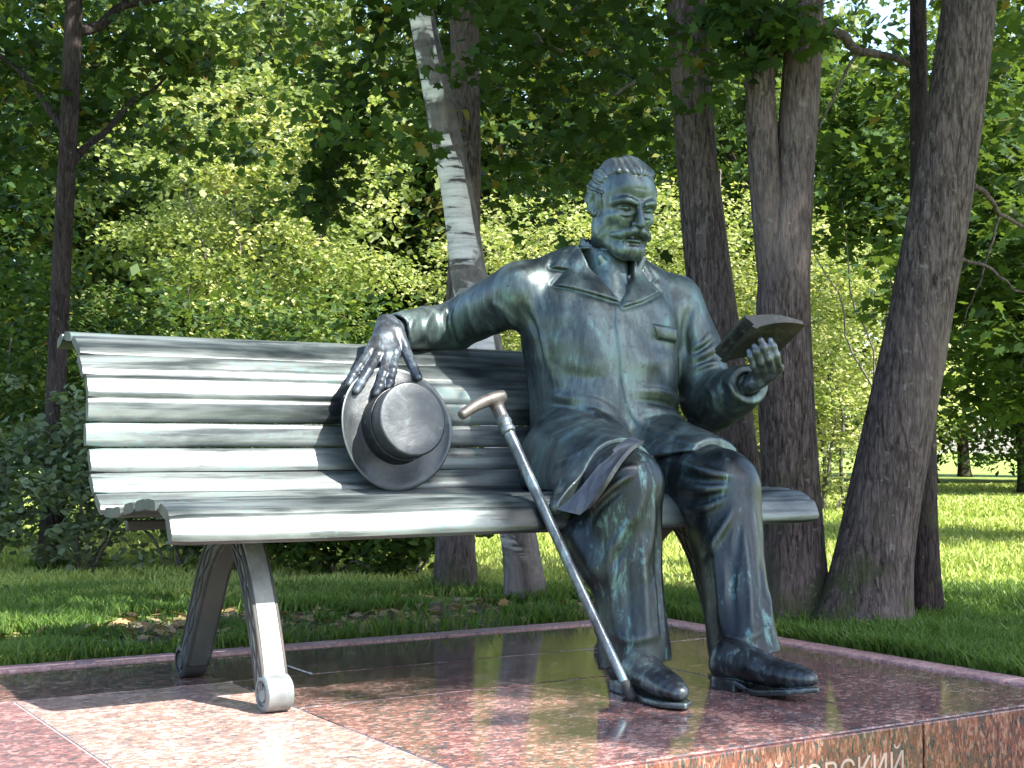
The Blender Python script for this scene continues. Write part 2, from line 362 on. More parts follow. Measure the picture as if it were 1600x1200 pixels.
me.transform(Matrix.Translation((2.262, PY0 - 0.0006, -0.098)) @ Matrix.Rotation(math.pi / 2, 4, 'X')); adopt(ins, plinth)

# pink kerb round the plinth, stone by stone
def kerb(x0, x1, y0, y1, lab):
    o = mesh_py('kerb_stone', *box_vf((x0, y0, -0.2), (x1, y1, 0.006)), M['kerb']); bevel(o, 0.005, 2)
    return o
edging = tag(thing('kerb_edging', (1.5, 3.86, -0.2)), 'narrow pink stone kerb edging the plinth against the lawn', 'kerb')
ys = PY1 + 0.012
for a, b in zip(np.arange(-1.2, 2.9, 0.83)[:-1], np.arange(-1.2, 2.9, 0.83)[1:]): adopt(kerb(a + .003, b - .003, ys, ys + 0.085, ''), edging)
adopt(kerb(2.12 + .003, PX1 + 0.095, ys, ys + 0.085, ''), edging)
for a in (1.6, 2.35, 3.09): adopt(kerb(PX1 + 0.012, PX1 + 0.097, a + .003, min(a + 0.745, ys - 0.003), ''), edging)
# ------------------------------------------------------------------ bench
BX0, BX1 = 0.94, 2.76
bench = tag(thing('park_bench', (1.85, 3.15, 0)), 'long bronze slatted bench with rolled back and scroll-footed legs on the granite', 'bench')
EDGE = [(2.862, .385), (2.889, .443), (2.962, .466), (3.048, .468), (3.137, .458), (3.222, .446), (3.305, .437), (3.385, .436),
        (3.447, .474), (3.494, .523), (3.523, .583), (3.527, .645), (3.526, .708), (3.553, .768), (3.608, .824), (3.695, .876), (3.775, .886), (3.835, .862)]
def slat(p, q, i):
    p, q = np.array(p), np.array(q); c = (p + q) / 2; t = (q - p); w = np.linalg.norm(t) / 2 - 0.0007; t /= np.linalg.norm(t); n = np.array([-t[1], t[0]])
    if i == 0: n = np.array([-t[1], t[0]])
    th = 0.020 if i else 0.026
    prof = []
    for s in np.linspace(-1, 1, 9):                            # crowned face
        prof.append((s * w, 0.0022 * (1 - s * s) - 0.0060 * max(0, (abs(s) - 0.80) / 0.20) ** 2))
    prof += [(w, -th), (w * 0.5, -th - .002), (-w * 0.5, -th - .002), (-w, -th)]
    prof = np.array(prof); m = len(prof); nx = 46
    xs = np.linspace(BX0, BX1, nx) + 0.0; xs[0] += 0.004 * math.sin(i * 2.3); xs[-1] += 0.004 * math.cos(i * 1.7)
    V = []
    for k, x in enumerate(xs):
        j = vnoise(x * 3.0 + i * 7.1, i * 3.3, 0, 5) * 0.0022 + vnoise(x * 9 + i, i * 1.3, 0, 6) * 0.0009
        sc = 1.0 if 0 < k < nx - 1 else 0.90
        pts = c + (prof[:, :1] * t * sc) + ((prof[:, 1:] + j) * n)
        V.append(np.column_stack([np.full(m, x), pts]))
    # end caps
    V = np.concatenate(V); i0 = np.arange(nx - 1)[:, None] * m; jj = np.arange(m)[None, :]; j2 = (jj + 1) % m
    Fq = np.stack([i0 + jj, i0 + j2, i0 + m + j2, i0 + m + jj], -1).reshape(-1, 4)
    Fl = [tuple(f) for f in Fq] + [tuple(range(m - 1, -1, -1)), tuple((nx - 1) * m + k for k in range(m))]
    o = mesh_py('slat', V, Fl, M['slat'], bench, smooth=True); o.data.materials.append(M['iron'])
    for p_ in list(o.data.polygons)[-2:]: p_.material_index = 1        # shade on the end faces put in as darker bronze
    md = o.modifiers.new('es', 'EDGE_SPLIT'); md.split_angle = 0.7
    return o
for i in range(len(EDGE) - 1): slat(EDGE[i], EDGE[i + 1], i)

def ribbon(path, wx, th, x, nrm=None):
    """bar of rectangular section following a (y, z) path in the plane X = x; wx, th may vary"""
    P = catmull(np.column_stack([path, np.broadcast_to(wx, len(path)), np.broadcast_to(th, len(path))]), 30)
    T = np.gradient(P[:, :2], axis=0); T /= np.linalg.norm(T, axis=1)[:, None]; N = np.column_stack([-T[:, 1], T[:, 0]])
    sec = [(-1, -.7), (-.8, -1), (.8, -1), (1, -.7), (1, .7), (.8, 1), (-.8, 1), (-1, .7)]
    V = []
    for k in range(len(P)):
        for a, b in sec:
            q = P[k, :2] + N[k] * b * P[k, 3]; V.append((x + a * P[k, 2], q[0], q[1]))
    m = 8; Fs = []
    for k in range(len(P) - 1):
        for j in range(m): Fs.append((k * m + j, k * m + (j + 1) % m, (k + 1) * m + (j + 1) % m, (k + 1) * m + j))
    Fs += [tuple(range(m - 1, -1, -1)), tuple((len(P) - 1) * m + j for j in range(m))]
    return V, Fs
def join_py(lst):
    V, Fs = [], []
    for v, f in lst:
        o = len(V); V += [tuple(a) for a in v]; Fs += [tuple(int(k) + o for k in g) for g in f]
    return V, Fs
def lathe_x(c, prof, n=28):
    """profile of (x, r) turned about an X axis through c"""
    V = []; m = len(prof)
    for x, r in prof:
        for k in range(n):
            a = 2 * math.pi * k / n; V.append((c[0] + x, c[1] + r * math.cos(a), c[2] + r * math.sin(a)))
    Fs = [(i * n + k, i * n + (k + 1) % n, (i + 1) * n + (k + 1) % n, (i + 1) * n + k) for i in range(m - 1) for k in range(n)]
    Fs += [tuple(range(n)), tuple((m - 1) * n + k for k in range(n - 1, -1, -1))]
    return V, Fs
for X in (1.20, 2.50):
    und = [(a - 0.0, b - 0.0) for a, b in EDGE]
    off = []
    E = catmull(np.array(EDGE), 40); T = np.gradient(E, axis=0); T /= np.linalg.norm(T, axis=1)[:, None]; N = np.column_stack([-T[:, 1], T[:, 0]])
    O = E - N * 0.036
    o = mesh_py('side_frame', *ribbon(O[2:-1], 0.026, 0.013, X), M['iron'], bench, True); o.modifiers.new('es', 'EDGE_SPLIT').split_angle = 0.6
    apron = mesh_py('leg_bracket', *ribbon([(2.99, .412), (3.08, .395), (3.2, .382), (3.31, .388), (3.40, .40)], [.03, .032, .032, .032, .03], [.018, .03, .03, .03, .02], X), M['iron'], bench, True)
    apron.modifiers.new('es', 'EDGE_SPLIT').split_angle = 0.6
    for rear in (0, 1):
        if not rear: path = [(3.155, .395), (3.10, .345), (3.055, .285), (3.012, .20), (2.975, .11), (2.952, .045)]
        else: path = [(3.19, .395), (3.265, .35), (3.325, .29), (3.385, .195), (3.435, .11), (3.468, .05)]
        wx = [.027, .027, .027, .028, .029, .031]; th = [.032, .030, .028, .027, .026, .024] if not rear else [.036, .037, .037, .036, .034, .030]
        leg = mesh_py('leg', *ribbon(path, wx, th, X), M['iron_sunlit' if (X < 2 and not rear) else 'iron'], bench, True); leg.modifiers.new('es', 'EDGE_SPLIT').split_angle = 0.6
        P = catmull(np.array(path), 26); T = np.gradient(P, axis=0); T /= np.linalg.norm(T, axis=1)[:, None]; N = np.column_stack([-T[:, 1], T[:, 0]])
        for sx in (-1, 1):                                      # raised vine relief on the flanks
            L = []
            for ph, amp in ((0, .012), (math.pi, .012)):
                s = np.linspace(0, 1, 26); q = P + N * (amp * np.sin(s * 15 + ph))[:, None]
                L.append(tube_vf(np.column_stack([np.full(26, X + sx * 0.0275), q]), 0.0042, 6))
            for e in (-1, 1):
                q = P + N * e * (0.021 if not rear else .029)
                L.append(tube_vf(np.column_stack([np.full(26, X + sx * 0.027), q]), 0.005, 6))
            V, Fq = merge(L); mesh_py('relief', V, quads_to_lists(Fq), M['iron'], leg, True)
        c = (X, 2.938, 0.041) if not rear else (X, 3.492, 0.041)
        prof = [(-.030, .010), (-.031, .017), (-.027, .020), (-.027, .026), (-.032, .029), (-.032, .035), (-.028, .040), (-.015, .041), (.015, .041), (.028, .040), (.032, .035), (.032, .029), (.027, .026), (.027, .020), (.031, .017), (.030, .010)]
        ft = mesh_py('scroll_foot', *lathe_x(c, prof), M['iron_sunlit' if (X < 2 and not rear) else 'iron'], leg, True); ft.modifiers.new('es', 'EDGE_SPLIT').split_angle = 0.8
# long rails under the seat tie the two frames together
for y, z in ((2.985, .418), (3.36, .395)):
    o = mesh_py('rail', *box_vf((BX0 + 0.05, y - .014, z - .012), (BX1 - 0.05, y + .014, z + .012)), M['iron'], bench); bevel(o, .004)
# ------------------------------------------------------------------ modelling in a distance field, turned into a mesh by surface nets
class Vol:
    def __init__(s, lo, hi, h):
        s.lo = np.array(lo, float); s.h = h; s.n = np.ceil((np.array(hi) - s.lo) / h).astype(int) + 1
        s.ax = [np.float32(s.lo[i]) + np.arange(s.n[i], dtype=np.float32) * np.float32(h) for i in range(3)]
        s.D = np.full(s.n, 0.5, np.float32)
    def sl(s, lo, hi):
        a = np.clip(np.floor((np.asarray(lo) - s.lo) / s.h).astype(int), 0, s.n - 1); b = np.clip(np.ceil((np.asarray(hi) - s.lo) / s.h).astype(int) + 1, 1, s.n)
        b = np.maximum(b, a + 1)
        sl = tuple(slice(int(a[i]), int(b[i])) for i in range(3))
        return sl, s.ax[0][sl[0]][:, None, None], s.ax[1][sl[1]][None, :, None], s.ax[2][sl[2]][None, None, :]
    @staticmethod
    def smin(a, b, k):
        if k <= 0: return np.minimum(a, b)
        h = np.clip(0.5 + 0.5 * (b - a) / k, 0, 1); return b + (a - b) * h - k * h * (1 - h)
    def put(s, sl, d, k): s.D[sl] = s.smin(s.D[sl], d, k)
    def cut(s, sl, d, k): s.D[sl] = -s.smin(-s.D[sl], d, k)
    def ell(s, c, r, k=0.01, R=None, cut=False):
        c = np.asarray(c, float); r = np.broadcast_to(np.asarray(r, float), (3,)); m = r.max() + 2.5 * k + 2 * s.h
        sl, X, Y, Z = s.sl(c - m, c + m); p = [X - c[0], Y - c[1], Z - c[2]]
        if R is not None: p = [R[i][0] * p[0] + R[i][1] * p[1] + R[i][2] * p[2] for i in range(3)]
        k0 = np.sqrt(sum((p[i] / r[i]) ** 2 for i in range(3))); k1 = np.sqrt(sum((p[i] / r[i] ** 2) ** 2 for i in range(3))) + 1e-6
        d = (k0 * (k0 - 1) / k1).astype(np.float32)
        s.cut(sl, d, k) if cut else s.put(sl, d, k)
    def polydist(s, P, R, pad, flat=None):
        """distance to a polyline of varying radius; flat = (axis, ratio) squashes the section along an axis"""
        P = np.asarray(P, float); R = np.asarray(R, float); mr = R.max() + pad
        sl, X, Y, Z = s.sl(P.min(0) - mr, P.max(0) + mr)
        d = np.full(np.broadcast_shapes(X.shape, Y.shape, Z.shape), 0.5, np.float32)
        for i in range(len(P) - 1):
            a, b = P[i], P[i + 1]; ab = b - a; L = ab @ ab + 1e-12; m = max(R[i], R[i + 1]) + pad
            s2, x, y, z = s.sl(np.minimum(a, b) - m, np.maximum(a, b) + m)
            loc = tuple(slice(max(s2[j].start, sl[j].start) - sl[j].start, min(s2[j].stop, sl[j].stop) - sl[j].start) for j in range(3))
            x, y, z = X[loc[0]], Y[:, loc[1]], Z[:, :, loc[2]]
            px_, py_, pz_ = x - a[0], y - a[1], z - a[2]
            t = np.clip((px_ * ab[0] + py_ * ab[1] + pz_ * ab[2]) / L, 0, 1)
            qx, qy, qz = px_ - t * ab[0], py_ - t * ab[1], pz_ - t * ab[2]
            q2 = qx * qx + qy * qy + qz * qz
            rr = R[i] + t * (R[i + 1] - R[i])
            if flat is not None:
                f = np.asarray(flat[0], float); f = f / np.linalg.norm(f); w = qx * f[0] + qy * f[1] + qz * f[2]
                q2 = q2 + w * w * (1 / flat[1] ** 2 - 1)
            d[loc] = np.minimum(d[loc], np.sqrt(q2) - rr)
        return sl, d
    def tube(s, P, R, k=0.01, n=0, flat=None, cut=False):
        P = np.asarray(P, float); R = np.broadcast_to(np.asarray(R, float), (len(P),))
        if n: Q = catmull(np.column_stack([P, R]), n); P, R = Q[:, :3], Q[:, 3]
        sl, d = s.polydist(P, R, 2.5 * k + 2 * s.h, flat)
        s.cut(sl, d, k) if cut else s.put(sl, d, k)
    def ridge(s, P, w, h, n=14, taper=True):
        """a fold: raises (h > 0) or grooves (h < 0) the surface along a polyline"""
        P = np.asarray(P, float); P = catmull(P, n) if n else P
        sl, d = s.polydist(P, np.zeros(len(P)), 3 * w)
        d = np.maximum(d, 0)
        g = np.exp(-(d / w) ** 2) * np.float32(h)
        if taper: # fade towards both ends
            X, Y, Z = s.ax[0][sl[0]][:, None, None], s.ax[1][sl[1]][None, :, None], s.ax[2][sl[2]][None, None, :]
            ends = [np.sqrt((X - e[0]) ** 2 + (Y - e[1]) ** 2 + (Z - e[2]) ** 2) for e in (P[0], P[-1])]
            L = np.linalg.norm(np.diff(P, axis=0), axis=1).sum() * 0.35 + 1e-6
            g = g * np.clip(ends[0] / L, 0.0, 1) * np.clip(ends[1] / L, 0.0, 1)
        s.D[sl] -= g
    def box(s, c, half, R=None, rnd=0.004, k=0.0, cut=False):
        c = np.asarray(c, float); half = np.asarray(half, float); m = np.linalg.norm(half) + 3 * k + 2 * s.h
        sl, X, Y, Z = s.sl(c - m, c + m); p = [X - c[0], Y - c[1], Z - c[2]]
        if R is not None: p = [R[i][0] * p[0] + R[i][1] * p[1] + R[i][2] * p[2] for i in range(3)]
        q = [np.abs(p[i]) - (half[i] - rnd) for i in range(3)]
        d = np.sqrt(sum(np.maximum(a, 0) ** 2 for a in q)) + np.minimum(np.maximum(np.maximum(q[0], q[1]), q[2]), 0) - rnd
        d = d.astype(np.float32)
        s.cut(sl, d, k) if cut else s.put(sl, d, k)
    def half(s, lo, hi, p, nrm, k=0.004):
        """inside the box lo..hi remove everything on the side nrm points to"""
        nrm = np.asarray(nrm, float); nrm = nrm / np.linalg.norm(nrm)
        sl, X, Y, Z = s.sl(lo, hi); d = -((X - p[0]) * nrm[0] + (Y - p[1]) * nrm[1] + (Z - p[2]) * nrm[2])
        s.cut(sl, d.astype(np.float32), k)
    def sample(s, p):
        q = (p - s.lo) / s.h; i = np.floor(q).astype(int)
        if (i < 0).any() or (i >= s.n - 1).any(): return 0.5
        f = q - i; c = s.D[i[0]:i[0] + 2, i[1]:i[1] + 2, i[2]:i[2] + 2]
        c = c[0] * (1 - f[0]) + c[1] * f[0]; c = c[0] * (1 - f[1]) + c[1] * f[1]; return float(c[0] * (1 - f[2]) + c[1] * f[2])
    def hit(s, u, w, near=2.2, far=4.9):
        """where the surface stands along a pixel's direction"""
        d = _ray(u, w) / F_PX; t = t0 = near
        while t < far:
            k = s.sample(_C + d * t)
            if k < 0:
                for _ in range(14):
                    m = .5 * (t0 + t)
                    if s.sample(_C + d * m) < 0: t = m
                    else: t0 = m
                return _C + d * t
            t0 = t; t += max(min(k * .6, .03), s.h * .5)
        return None
    def fold(s, L, w, h, n=14, dn=0.0):
        P = [s.hit(*q) for q in catmull(np.array([(a[0], a[1]) for a in L], float), n)]; P = [p for p in P if p is not None]
        J = [0] + [i for i in range(1, len(P)) if np.linalg.norm(P[i] - P[i - 1]) > .09] + [len(P)]      # split where the line jumps to another surface
        for a, b in zip(J[:-1], J[1:]):
            if b - a > 2: s.ridge(P[a:b], w, h, 0)
    def mesh(s):
        D = s.D; D[0], D[-1], D[:, 0], D[:, -1], D[:, :, 0], D[:, :, -1] = (0.5,) * 6
        I = D < 0; n = D.shape
        c = np.zeros(tuple(k - 1 for k in n), np.uint8)
        for dx in (0, 1):
            for dy in (0, 1):
                for dz in (0, 1): c += I[dx:n[0] - 1 + dx, dy:n[1] - 1 + dy, dz:n[2] - 1 + dz]
        cells = np.argwhere((c > 0) & (c < 8)); idx = np.full(c.shape, -1, np.int32); idx[tuple(cells.T)] = np.arange(len(cells))
        acc = np.zeros((len(cells), 3)); cnt = np.zeros(len(cells))
        corners = [(dx, dy, dz) for dx in (0, 1) for dy in (0, 1) for dz in (0, 1)]
        for a in corners:
            for axn in range(3):
                if a[axn]: continue
                b = list(a); b[axn] = 1
                va = D[cells[:, 0] + a[0], cells[:, 1] + a[1], cells[:, 2] + a[2]]; vb = D[cells[:, 0] + b[0], cells[:, 1] + b[1], cells[:, 2] + b[2]]
                m = (va < 0) != (vb < 0); t = np.where(m, va / np.where(m, va - vb, 1), 0)
                p = np.tile(np.array(a, float), (len(cells), 1)); p[:, axn] += t
                acc += p * m[:, None]; cnt += m
        V = s.lo + (cells + acc / np.maximum(cnt, 1)[:, None]) * s.h
        Q = []
        for axn in range(3):
            o1, o2 = [(1, 2), (2, 0), (0, 1)][axn]
            a = [slice(1, -1)] * 3; a[axn] = slice(0, -1); b = list(a); b[axn] = slice(1, None)
            A, B = I[tuple(a)], I[tuple(b)]; e = np.argwhere(A != B)
            if not len(e): continue
            flip = A[tuple(e.T)]
            e = e.copy()
            for j in range(3):
                if j != axn: e[:, j] += 1
            def at(d1, d2):
                q = e.copy(); q[:, o1] -= d1; q[:, o2] -= d2; return idx[tuple(q.T)]
            q = np.stack([at(1, 1), at(0, 1), at(0, 0), at(1, 0)], -1)
            q = np.where(flip[:, None], q, q[:, ::-1]); Q.append(q)
        Q = np.concatenate(Q); Q = Q[(Q >= 0).all(1)]
        return V, Q
def relax(V, Q, it=1, lam=0.5):
    for _ in range(it):
        S = np.zeros_like(V); N = np.zeros(len(V))
        for i in range(4):
            a, b = Q[:, i], Q[:, (i + 1) % 4]
            for ax in range(3):
                S[:, ax] += np.bincount(a, V[b, ax], len(V)) + np.bincount(b, V[a, ax], len(V))
            N += np.bincount(a, minlength=len(V)) + np.bincount(b, minlength=len(V))
        V = V + lam * (S / np.maximum(N, 1)[:, None] - V)
    return V
def polysd(x, y, P):
    """signed distance to a 2-D polygon (negative inside)"""
    P = np.asarray(P, float); d = None; ins = np.zeros(np.broadcast_shapes(x.shape, y.shape), bool)
    for i in range(len(P)):
        a, b = P[i], P[(i + 1) % len(P)]; e = b - a; L = e @ e + 1e-12
        t = np.clip(((x - a[0]) * e[0] + (y - a[1]) * e[1]) / L, 0, 1); q = (x - a[0] - t * e[0]) ** 2 + (y - a[1] - t * e[1]) ** 2
        d = q if d is None else np.minimum(d, q)
        c = ((a[1] > y) != (b[1] > y)) & (x < (b[0] - a[0]) * (y - a[1]) / (b[1] - a[1] + 1e-12) + a[0]); ins ^= c
    return np.where(ins, -np.sqrt(d), np.sqrt(d))
def sstep(x, w): t = np.clip(0.5 - x / w, 0, 1); return t * t * (3 - 2 * t)     # 1 inside, 0 outside

# ------------------------------------------------------------------ the sitter
statue = tag(thing('bronze_statue', (2.35, 3.2, 0)), 'seated bronze gentleman with moustache and short beard reading on the slatted bench', 'statue')
PHI = math.radians(13); E1 = np.array([math.cos(PHI), -math.sin(PHI), 0]); E2 = np.array([-math.sin(PHI), -math.cos(PHI), 0])
C0 = np.array([2.345, 3.35, 0])
def tw(s_, t_, z): return C0 + E1 * s_ + E2 * t_ + np.array([0, 0, z])       # torso frame -> world
def front(u, v, t_=0.2):
    """pixel -> (s, z) on the plane of the chest"""
    d = _ray(u, v); p0 = C0 + E2 * t_; k = ((p0 - _C) @ E2) / (d @ E2); q = _C + d * k - C0; return np.array([q @ E1, q[2]])
def FP(L, t_=0.2): return [front(u, v, t_) for u, v in L]
SH_R, SH_L = py(812, 457, 3.43), py(1054, 474, 3.30)
EL_R, WR_R = py(706, 512, 3.74), py(622, 518, 3.64)
EL_L, WR_L = py(1112, 632, 3.20), py(1166, 602, 2.985)
HIP_R, HIP_L = np.array([2.225, 3.27, .545]), np.array([2.45, 3.25, .545])
KN_R, KN_L = np.array([2.045, 2.785, .486]), np.array([2.355, 2.785, .480])
AN_R, AN_L = np.array([2.04, 2.735, .085]), np.array([2.315, 2.66, .092])

FACE_A = np.array([py(990, 683, 2.80), py(965, 697, 2.785), py(942, 720, 2.783), py(918, 751, 2.795), py(893, 778, 2.82), py(869, 796, 2.845)])      # edge of the open right front
FACE_B = np.array([py(1006, 690, 2.768), py(984, 703, 2.725), py(964, 726, 2.700), py(946, 756, 2.702), py(926, 784, 2.735), py(907, 804, 2.775)])
def coat():
    v = Vol((1.70, 2.84, .36), (2.86, 3.90, 1.20), 0.0042)
    # torso: stacked sections in its own frame
    zs = [.40, .46, .52, .60, .70, .80, .90, .98, 1.04, 1.085, 1.12, 1.16]
    a_ = [.225, .24, .245, .24, .228, .226, .230, .225, .180, .125, .095, .07]
    bf = [.16, .20, .212, .218, .208, .197, .182, .158, .120, .086, .07, .05]
    bb = [.17, .175, .175, .17, .165, .17, .175, .165, .13, .10, .085, .07]
    ar = [.165, .175, .18, .186, .192, .205, .224, .225, .180, .125, .095, .07]      # his right side, drawn in at the waist
    sc = [.01, .01, .01, .01, .012, .012, .015, .015, .02, .03, .035, .04]
    sl, X, Y, Z = v.sl((2.0, 2.95, .40), (2.72, 3.62, 1.16))
    S = (X - C0[0]) * E1[0] + (Y - C0[1]) * E1[1]; T = (X - C0[0]) * E2[0] + (Y - C0[1]) * E2[1]
    def f(arr):
        q = catmull(np.column_stack([np.array(zs) * 3, arr]), 90); return np.interp(Z, q[:, 0] / 3, q[:, 1]).astype(np.float32)
    a, b1, b2, c = f(a_), f(bf), f(bb), f(sc)
    s1 = S - c; a = np.where(s1 < 0, f(ar), a); b = np.where(T > 0, b1, b2); e = 2.35
    rr = (np.abs(s1 / a) ** e + np.abs(T / b) ** e) ** (1 / e)
    d = (rr - 1) * np.minimum(a, b); d = np.maximum(d, np.maximum(Z - 1.145, .42 - Z))
    v.put(sl, d.astype(np.float32), 0)
    # shoulders
    NB = tw(.035, -.015, 1.115)
    v.tube([NB + [-.05, 0, 0], (NB + SH_R) / 2 + [-.01, 0, .012], SH_R + [0.01, -.005, -.006]], [.06, .070, .082], .05)
    v.tube([NB + [.05, 0, 0], (NB + SH_L) / 2 + [0, 0, .004], SH_L + [-.012, 0, -.012]], [.06, .066, .077], .05)
    # sleeves: right arm laid back over the bench rail, left forearm brought forward under the book
    v.tube([SH_R, (SH_R + EL_R) / 2 + [.0, .0, .004], EL_R], [.086, .081, .074], .035)
    v.tube([EL_R, (EL_R + WR_R) / 2 + [0, 0, .004], WR_R], [.074, .066, .055], .02)
    v.tube([SH_L, (SH_L + EL_L) / 2 + [.012, .01, .02], EL_L + [.0, .015, .02]], [.078, .075, .076], .03)
    v.tube([EL_L, (EL_L + WR_L) / 2, WR_L], [.080, .072, .053], .025)
    # skirts: shells over both thighs
    def shell(hip, kn, f1, r0, r1, drop):
        P = [hip, hip + (kn - hip) * f1 * .5, hip + (kn - hip) * f1]; v.tube(P, [r0, (r0 + r1) / 2 + .004, r1], .04)
    shell(HIP_R, KN_R, .86, .150, .110, 0); shell(HIP_L, KN_L, .97, .145, .106, 0)
    # hanging side of the right skirt
    v.tube([tw(-.165, .02, .52), np.array([2.055, 3.0, .50]), np.array([1.985, 2.87, .47])], [.06, .055, .035], .03)
    v.tube([np.array([2.02, 2.99, .47]), np.array([1.972, 2.85, .43])], [.035, .022], .03)
    v.tube([tw(-.155, -.05, .49), tw(-.15, .05, .48)], [.05, .05], .03)
    v.tube([np.array([2.06, 3.02, .50]), np.array([1.985, 2.93, .475]), FACE_A[5] + [.012, .022, .008]], [.06, .042, .014], .03)
    v.tube([np.array([2.06, 2.98, .55]), np.array([1.985, 2.88, .505]), FACE_A[4] + [.012, .022, .004]], [.055, .035, .014], .03)
    v.tube(FACE_A + [.008, .016, 0], [.012] * 6, .03, 16)
    # cut the hems over the thighs, and level underneath
    v.half((1.7, 2.5, .3), (2.255, 3.1, .74), (2.05, 2.795, .5), (-.05, -1, -.25), .006)
    v.half((2.255, 2.5, .3), (2.86, 2.98, .70), (2.345, 2.868, .556), (-.30, -.15, -1), .006)
    v.half((2.255, 2.5, .3), (2.86, 3.1, .70), (2.36, 2.745, .58), (-.2, -.97, 0.0), .006)
    v.half((2.0, 2.86, .3), (2.86, 3.9, .47), (2.2, 3.2, .468), (0, 0, -1), .006)
    # cuffs: open ends
    for el, wr, r in ((EL_R, WR_R, .046), (EL_L, WR_L, .037)):
        u = (wr - el) / np.linalg.norm(wr - el); v.half(wr - .11, wr + .11, wr + u * .012, u, .003)
        v.tube([wr - u * .03, wr + u * .06], [r, r + .003], .003, cut=True)
        v.ridge([wr - u * .002 + np.array([0, 0, 1e-3]), wr], .004, 0, 2, False)
    # hollow for the neck
    v.tube([tw(.03, .03, 1.02), tw(.038, .012, 1.2)], [.048, .074], .012, cut=True)
    # tailoring seen from the front: raised lapels, collar, flap, overlap
    sl, X, Y, Z = v.sl((1.95, 2.85, .50), (2.76, 3.5, 1.19))
    S = (X - C0[0]) * E1[0] + (Y - C0[1]) * E1[1]; T = (X - C0[0]) * E2[0] + (Y - C0[1]) * E2[1]
    S2, Z2 = np.broadcast_arrays(S, Z); fr = np.clip((T + .02) / .05, 0, 1)
    lapR = FP([(921, 352), (905, 378), (888, 409), (912, 414), (888, 440), (930, 456), (971, 471), (974, 462), (955, 428), (938, 398), (930, 365)], .17)
    lapL = FP([(1015, 372), (1008, 405), (1004, 430), (990, 452), (974, 470), (976, 479), (1008, 469), (1046, 452), (1036, 436), (1046, 428), (1030, 395)], .17)
    vee = FP([(933, 380), (1012, 385), (1006, 428), (972, 468), (940, 410)], .17)
    flap = FP([(1021, 506), (1072, 511), (1071, 534), (1029, 529)], .18)
    seam = FP([(972, 470), (966, 500), (969, 560), (971, 600), (978, 640), (992, 668), (1012, 700), (1400, 720), (1400, 200), (1020, 330), (1030, 395), (1046, 452), (1008, 469)], .2)
    g = 0
    g = g + .0045 * sstep(polysd(S2, Z2, seam), .007)
    g = g + .0105 * sstep(polysd(S2, Z2, lapR), .008)
    g = g + .0105 * sstep(polysd(S2, Z2, lapL), .008)
    g = g + .0085 * sstep(polysd(S2, Z2, flap), .006)
    g = g - .022 * sstep(polysd(S2, Z2, vee), .010)
    g = g - .005 * np.exp(-((polysd(S2, Z2, lapR) - .006) / .006) ** 2) - .005 * np.exp(-((polysd(S2, Z2, lapL) - .006) / .006) ** 2) - .004 * np.exp(-(polysd(S2, Z2, flap) / .004) ** 2)
    v.D[sl] -= (g * fr).astype(np.float32)
    # collar standing up behind the neck
    v.tube([tw(-.075, .05, 1.10), tw(-.062, -.045, 1.145), tw(.03, -.095, 1.165), tw(.12, -.05, 1.14), tw(.125, .04, 1.09)], [.018, .020, .021, .020, .018], .014, 18)
    # folds
    R = lambda L, w, h: v.fold([q[:2] for q in L], w * .78, h * 1.45)
    R([(715, 470, 3.66), (712, 500, 3.66), (722, 540, 3.66)], .010, .016); R([(700, 468, 3.68), (690, 500, 3.66), (700, 535, 3.66)], .009, .013)
    R([(735, 462, 3.6), (738, 500, 3.58), (760, 535, 3.58)], .010, .012); R([(708, 475, 3.67), (702, 505, 3.65), (712, 538, 3.65)], .007, -.014)
    R([(727, 465, 3.62), (728, 505, 3.60), (745, 540, 3.60)], .008, -.012); R([(680, 480, 3.68), (665, 510, 3.64), (672, 538, 3.62)], .010, .007)
    R([(650, 490, 3.64), (640, 515, 3.6), (645, 540, 3.58)], .010, .005)
    R([(770, 470, 3.5), (800, 500, 3.42), (815, 548, 3.36)], .014, .008); R([(760, 500, 3.5), (785, 530, 3.44)], .010, .007)
    R([(812, 470, 3.38), (838, 520, 3.30), (848, 580, 3.27)], .012, -.012); R([(825, 480, 3.36), (850, 540, 3.27), (858, 600, 3.25)], .016, .006)
    # waist creases
    R([(855, 618, 3.28), (900, 622, 3.16), (940, 632, 3.1), (968, 652, 3.06)], .014, .010); R([(858, 632, 3.28), (905, 640, 3.15), (945, 655, 3.08), (985, 680, 3.02)], .010, -.010)
    R([(855, 660, 3.26), (900, 650, 3.12), (938, 640, 3.06)], .012, .009); R([(858, 700, 3.2), (900, 672, 3.06), (945, 655, 3.0)], .012, .008); R([(858, 682, 3.22), (905, 660, 3.1), (940, 650, 3.04)], .008, -.008)
    R([(985, 610, 3.08), (1030, 612, 3.1), (1075, 632, 3.14)], .012, .011); R([(985, 625, 3.07), (1035, 630, 3.08), (1080, 650, 3.12)], .009, -.011)
    R([(990, 640, 3.05), (1040, 645, 3.06), (1090, 665, 3.1)], .014, .010); R([(1000, 660, 3.03), (1045, 668, 3.04), (1095, 680, 3.08)], .009, -.008)
    R([(860, 730, 3.1), (900, 710, 2.96), (930, 690, 2.92)], .014, .006); R([(862, 760, 3.05), (900, 735, 2.93)], .012, .006)
    R([(985, 520, 3.14), (1040, 540, 3.14), (1080, 560, 3.17)], .03, -.005); R([(980, 560, 3.12), (1040, 572, 3.13)], .03, .004)
    R([(860, 575, 3.26), (910, 590, 3.15), (960, 592, 3.1)], .025, -.006)
    # left sleeve
    R([(1078, 478, 3.26), (1070, 520, 3.2), (1075, 560, 3.16)], .010, -.014); R([(1090, 470, 3.24), (1085, 510, 3.18), (1092, 545, 3.15)], .010, .008)
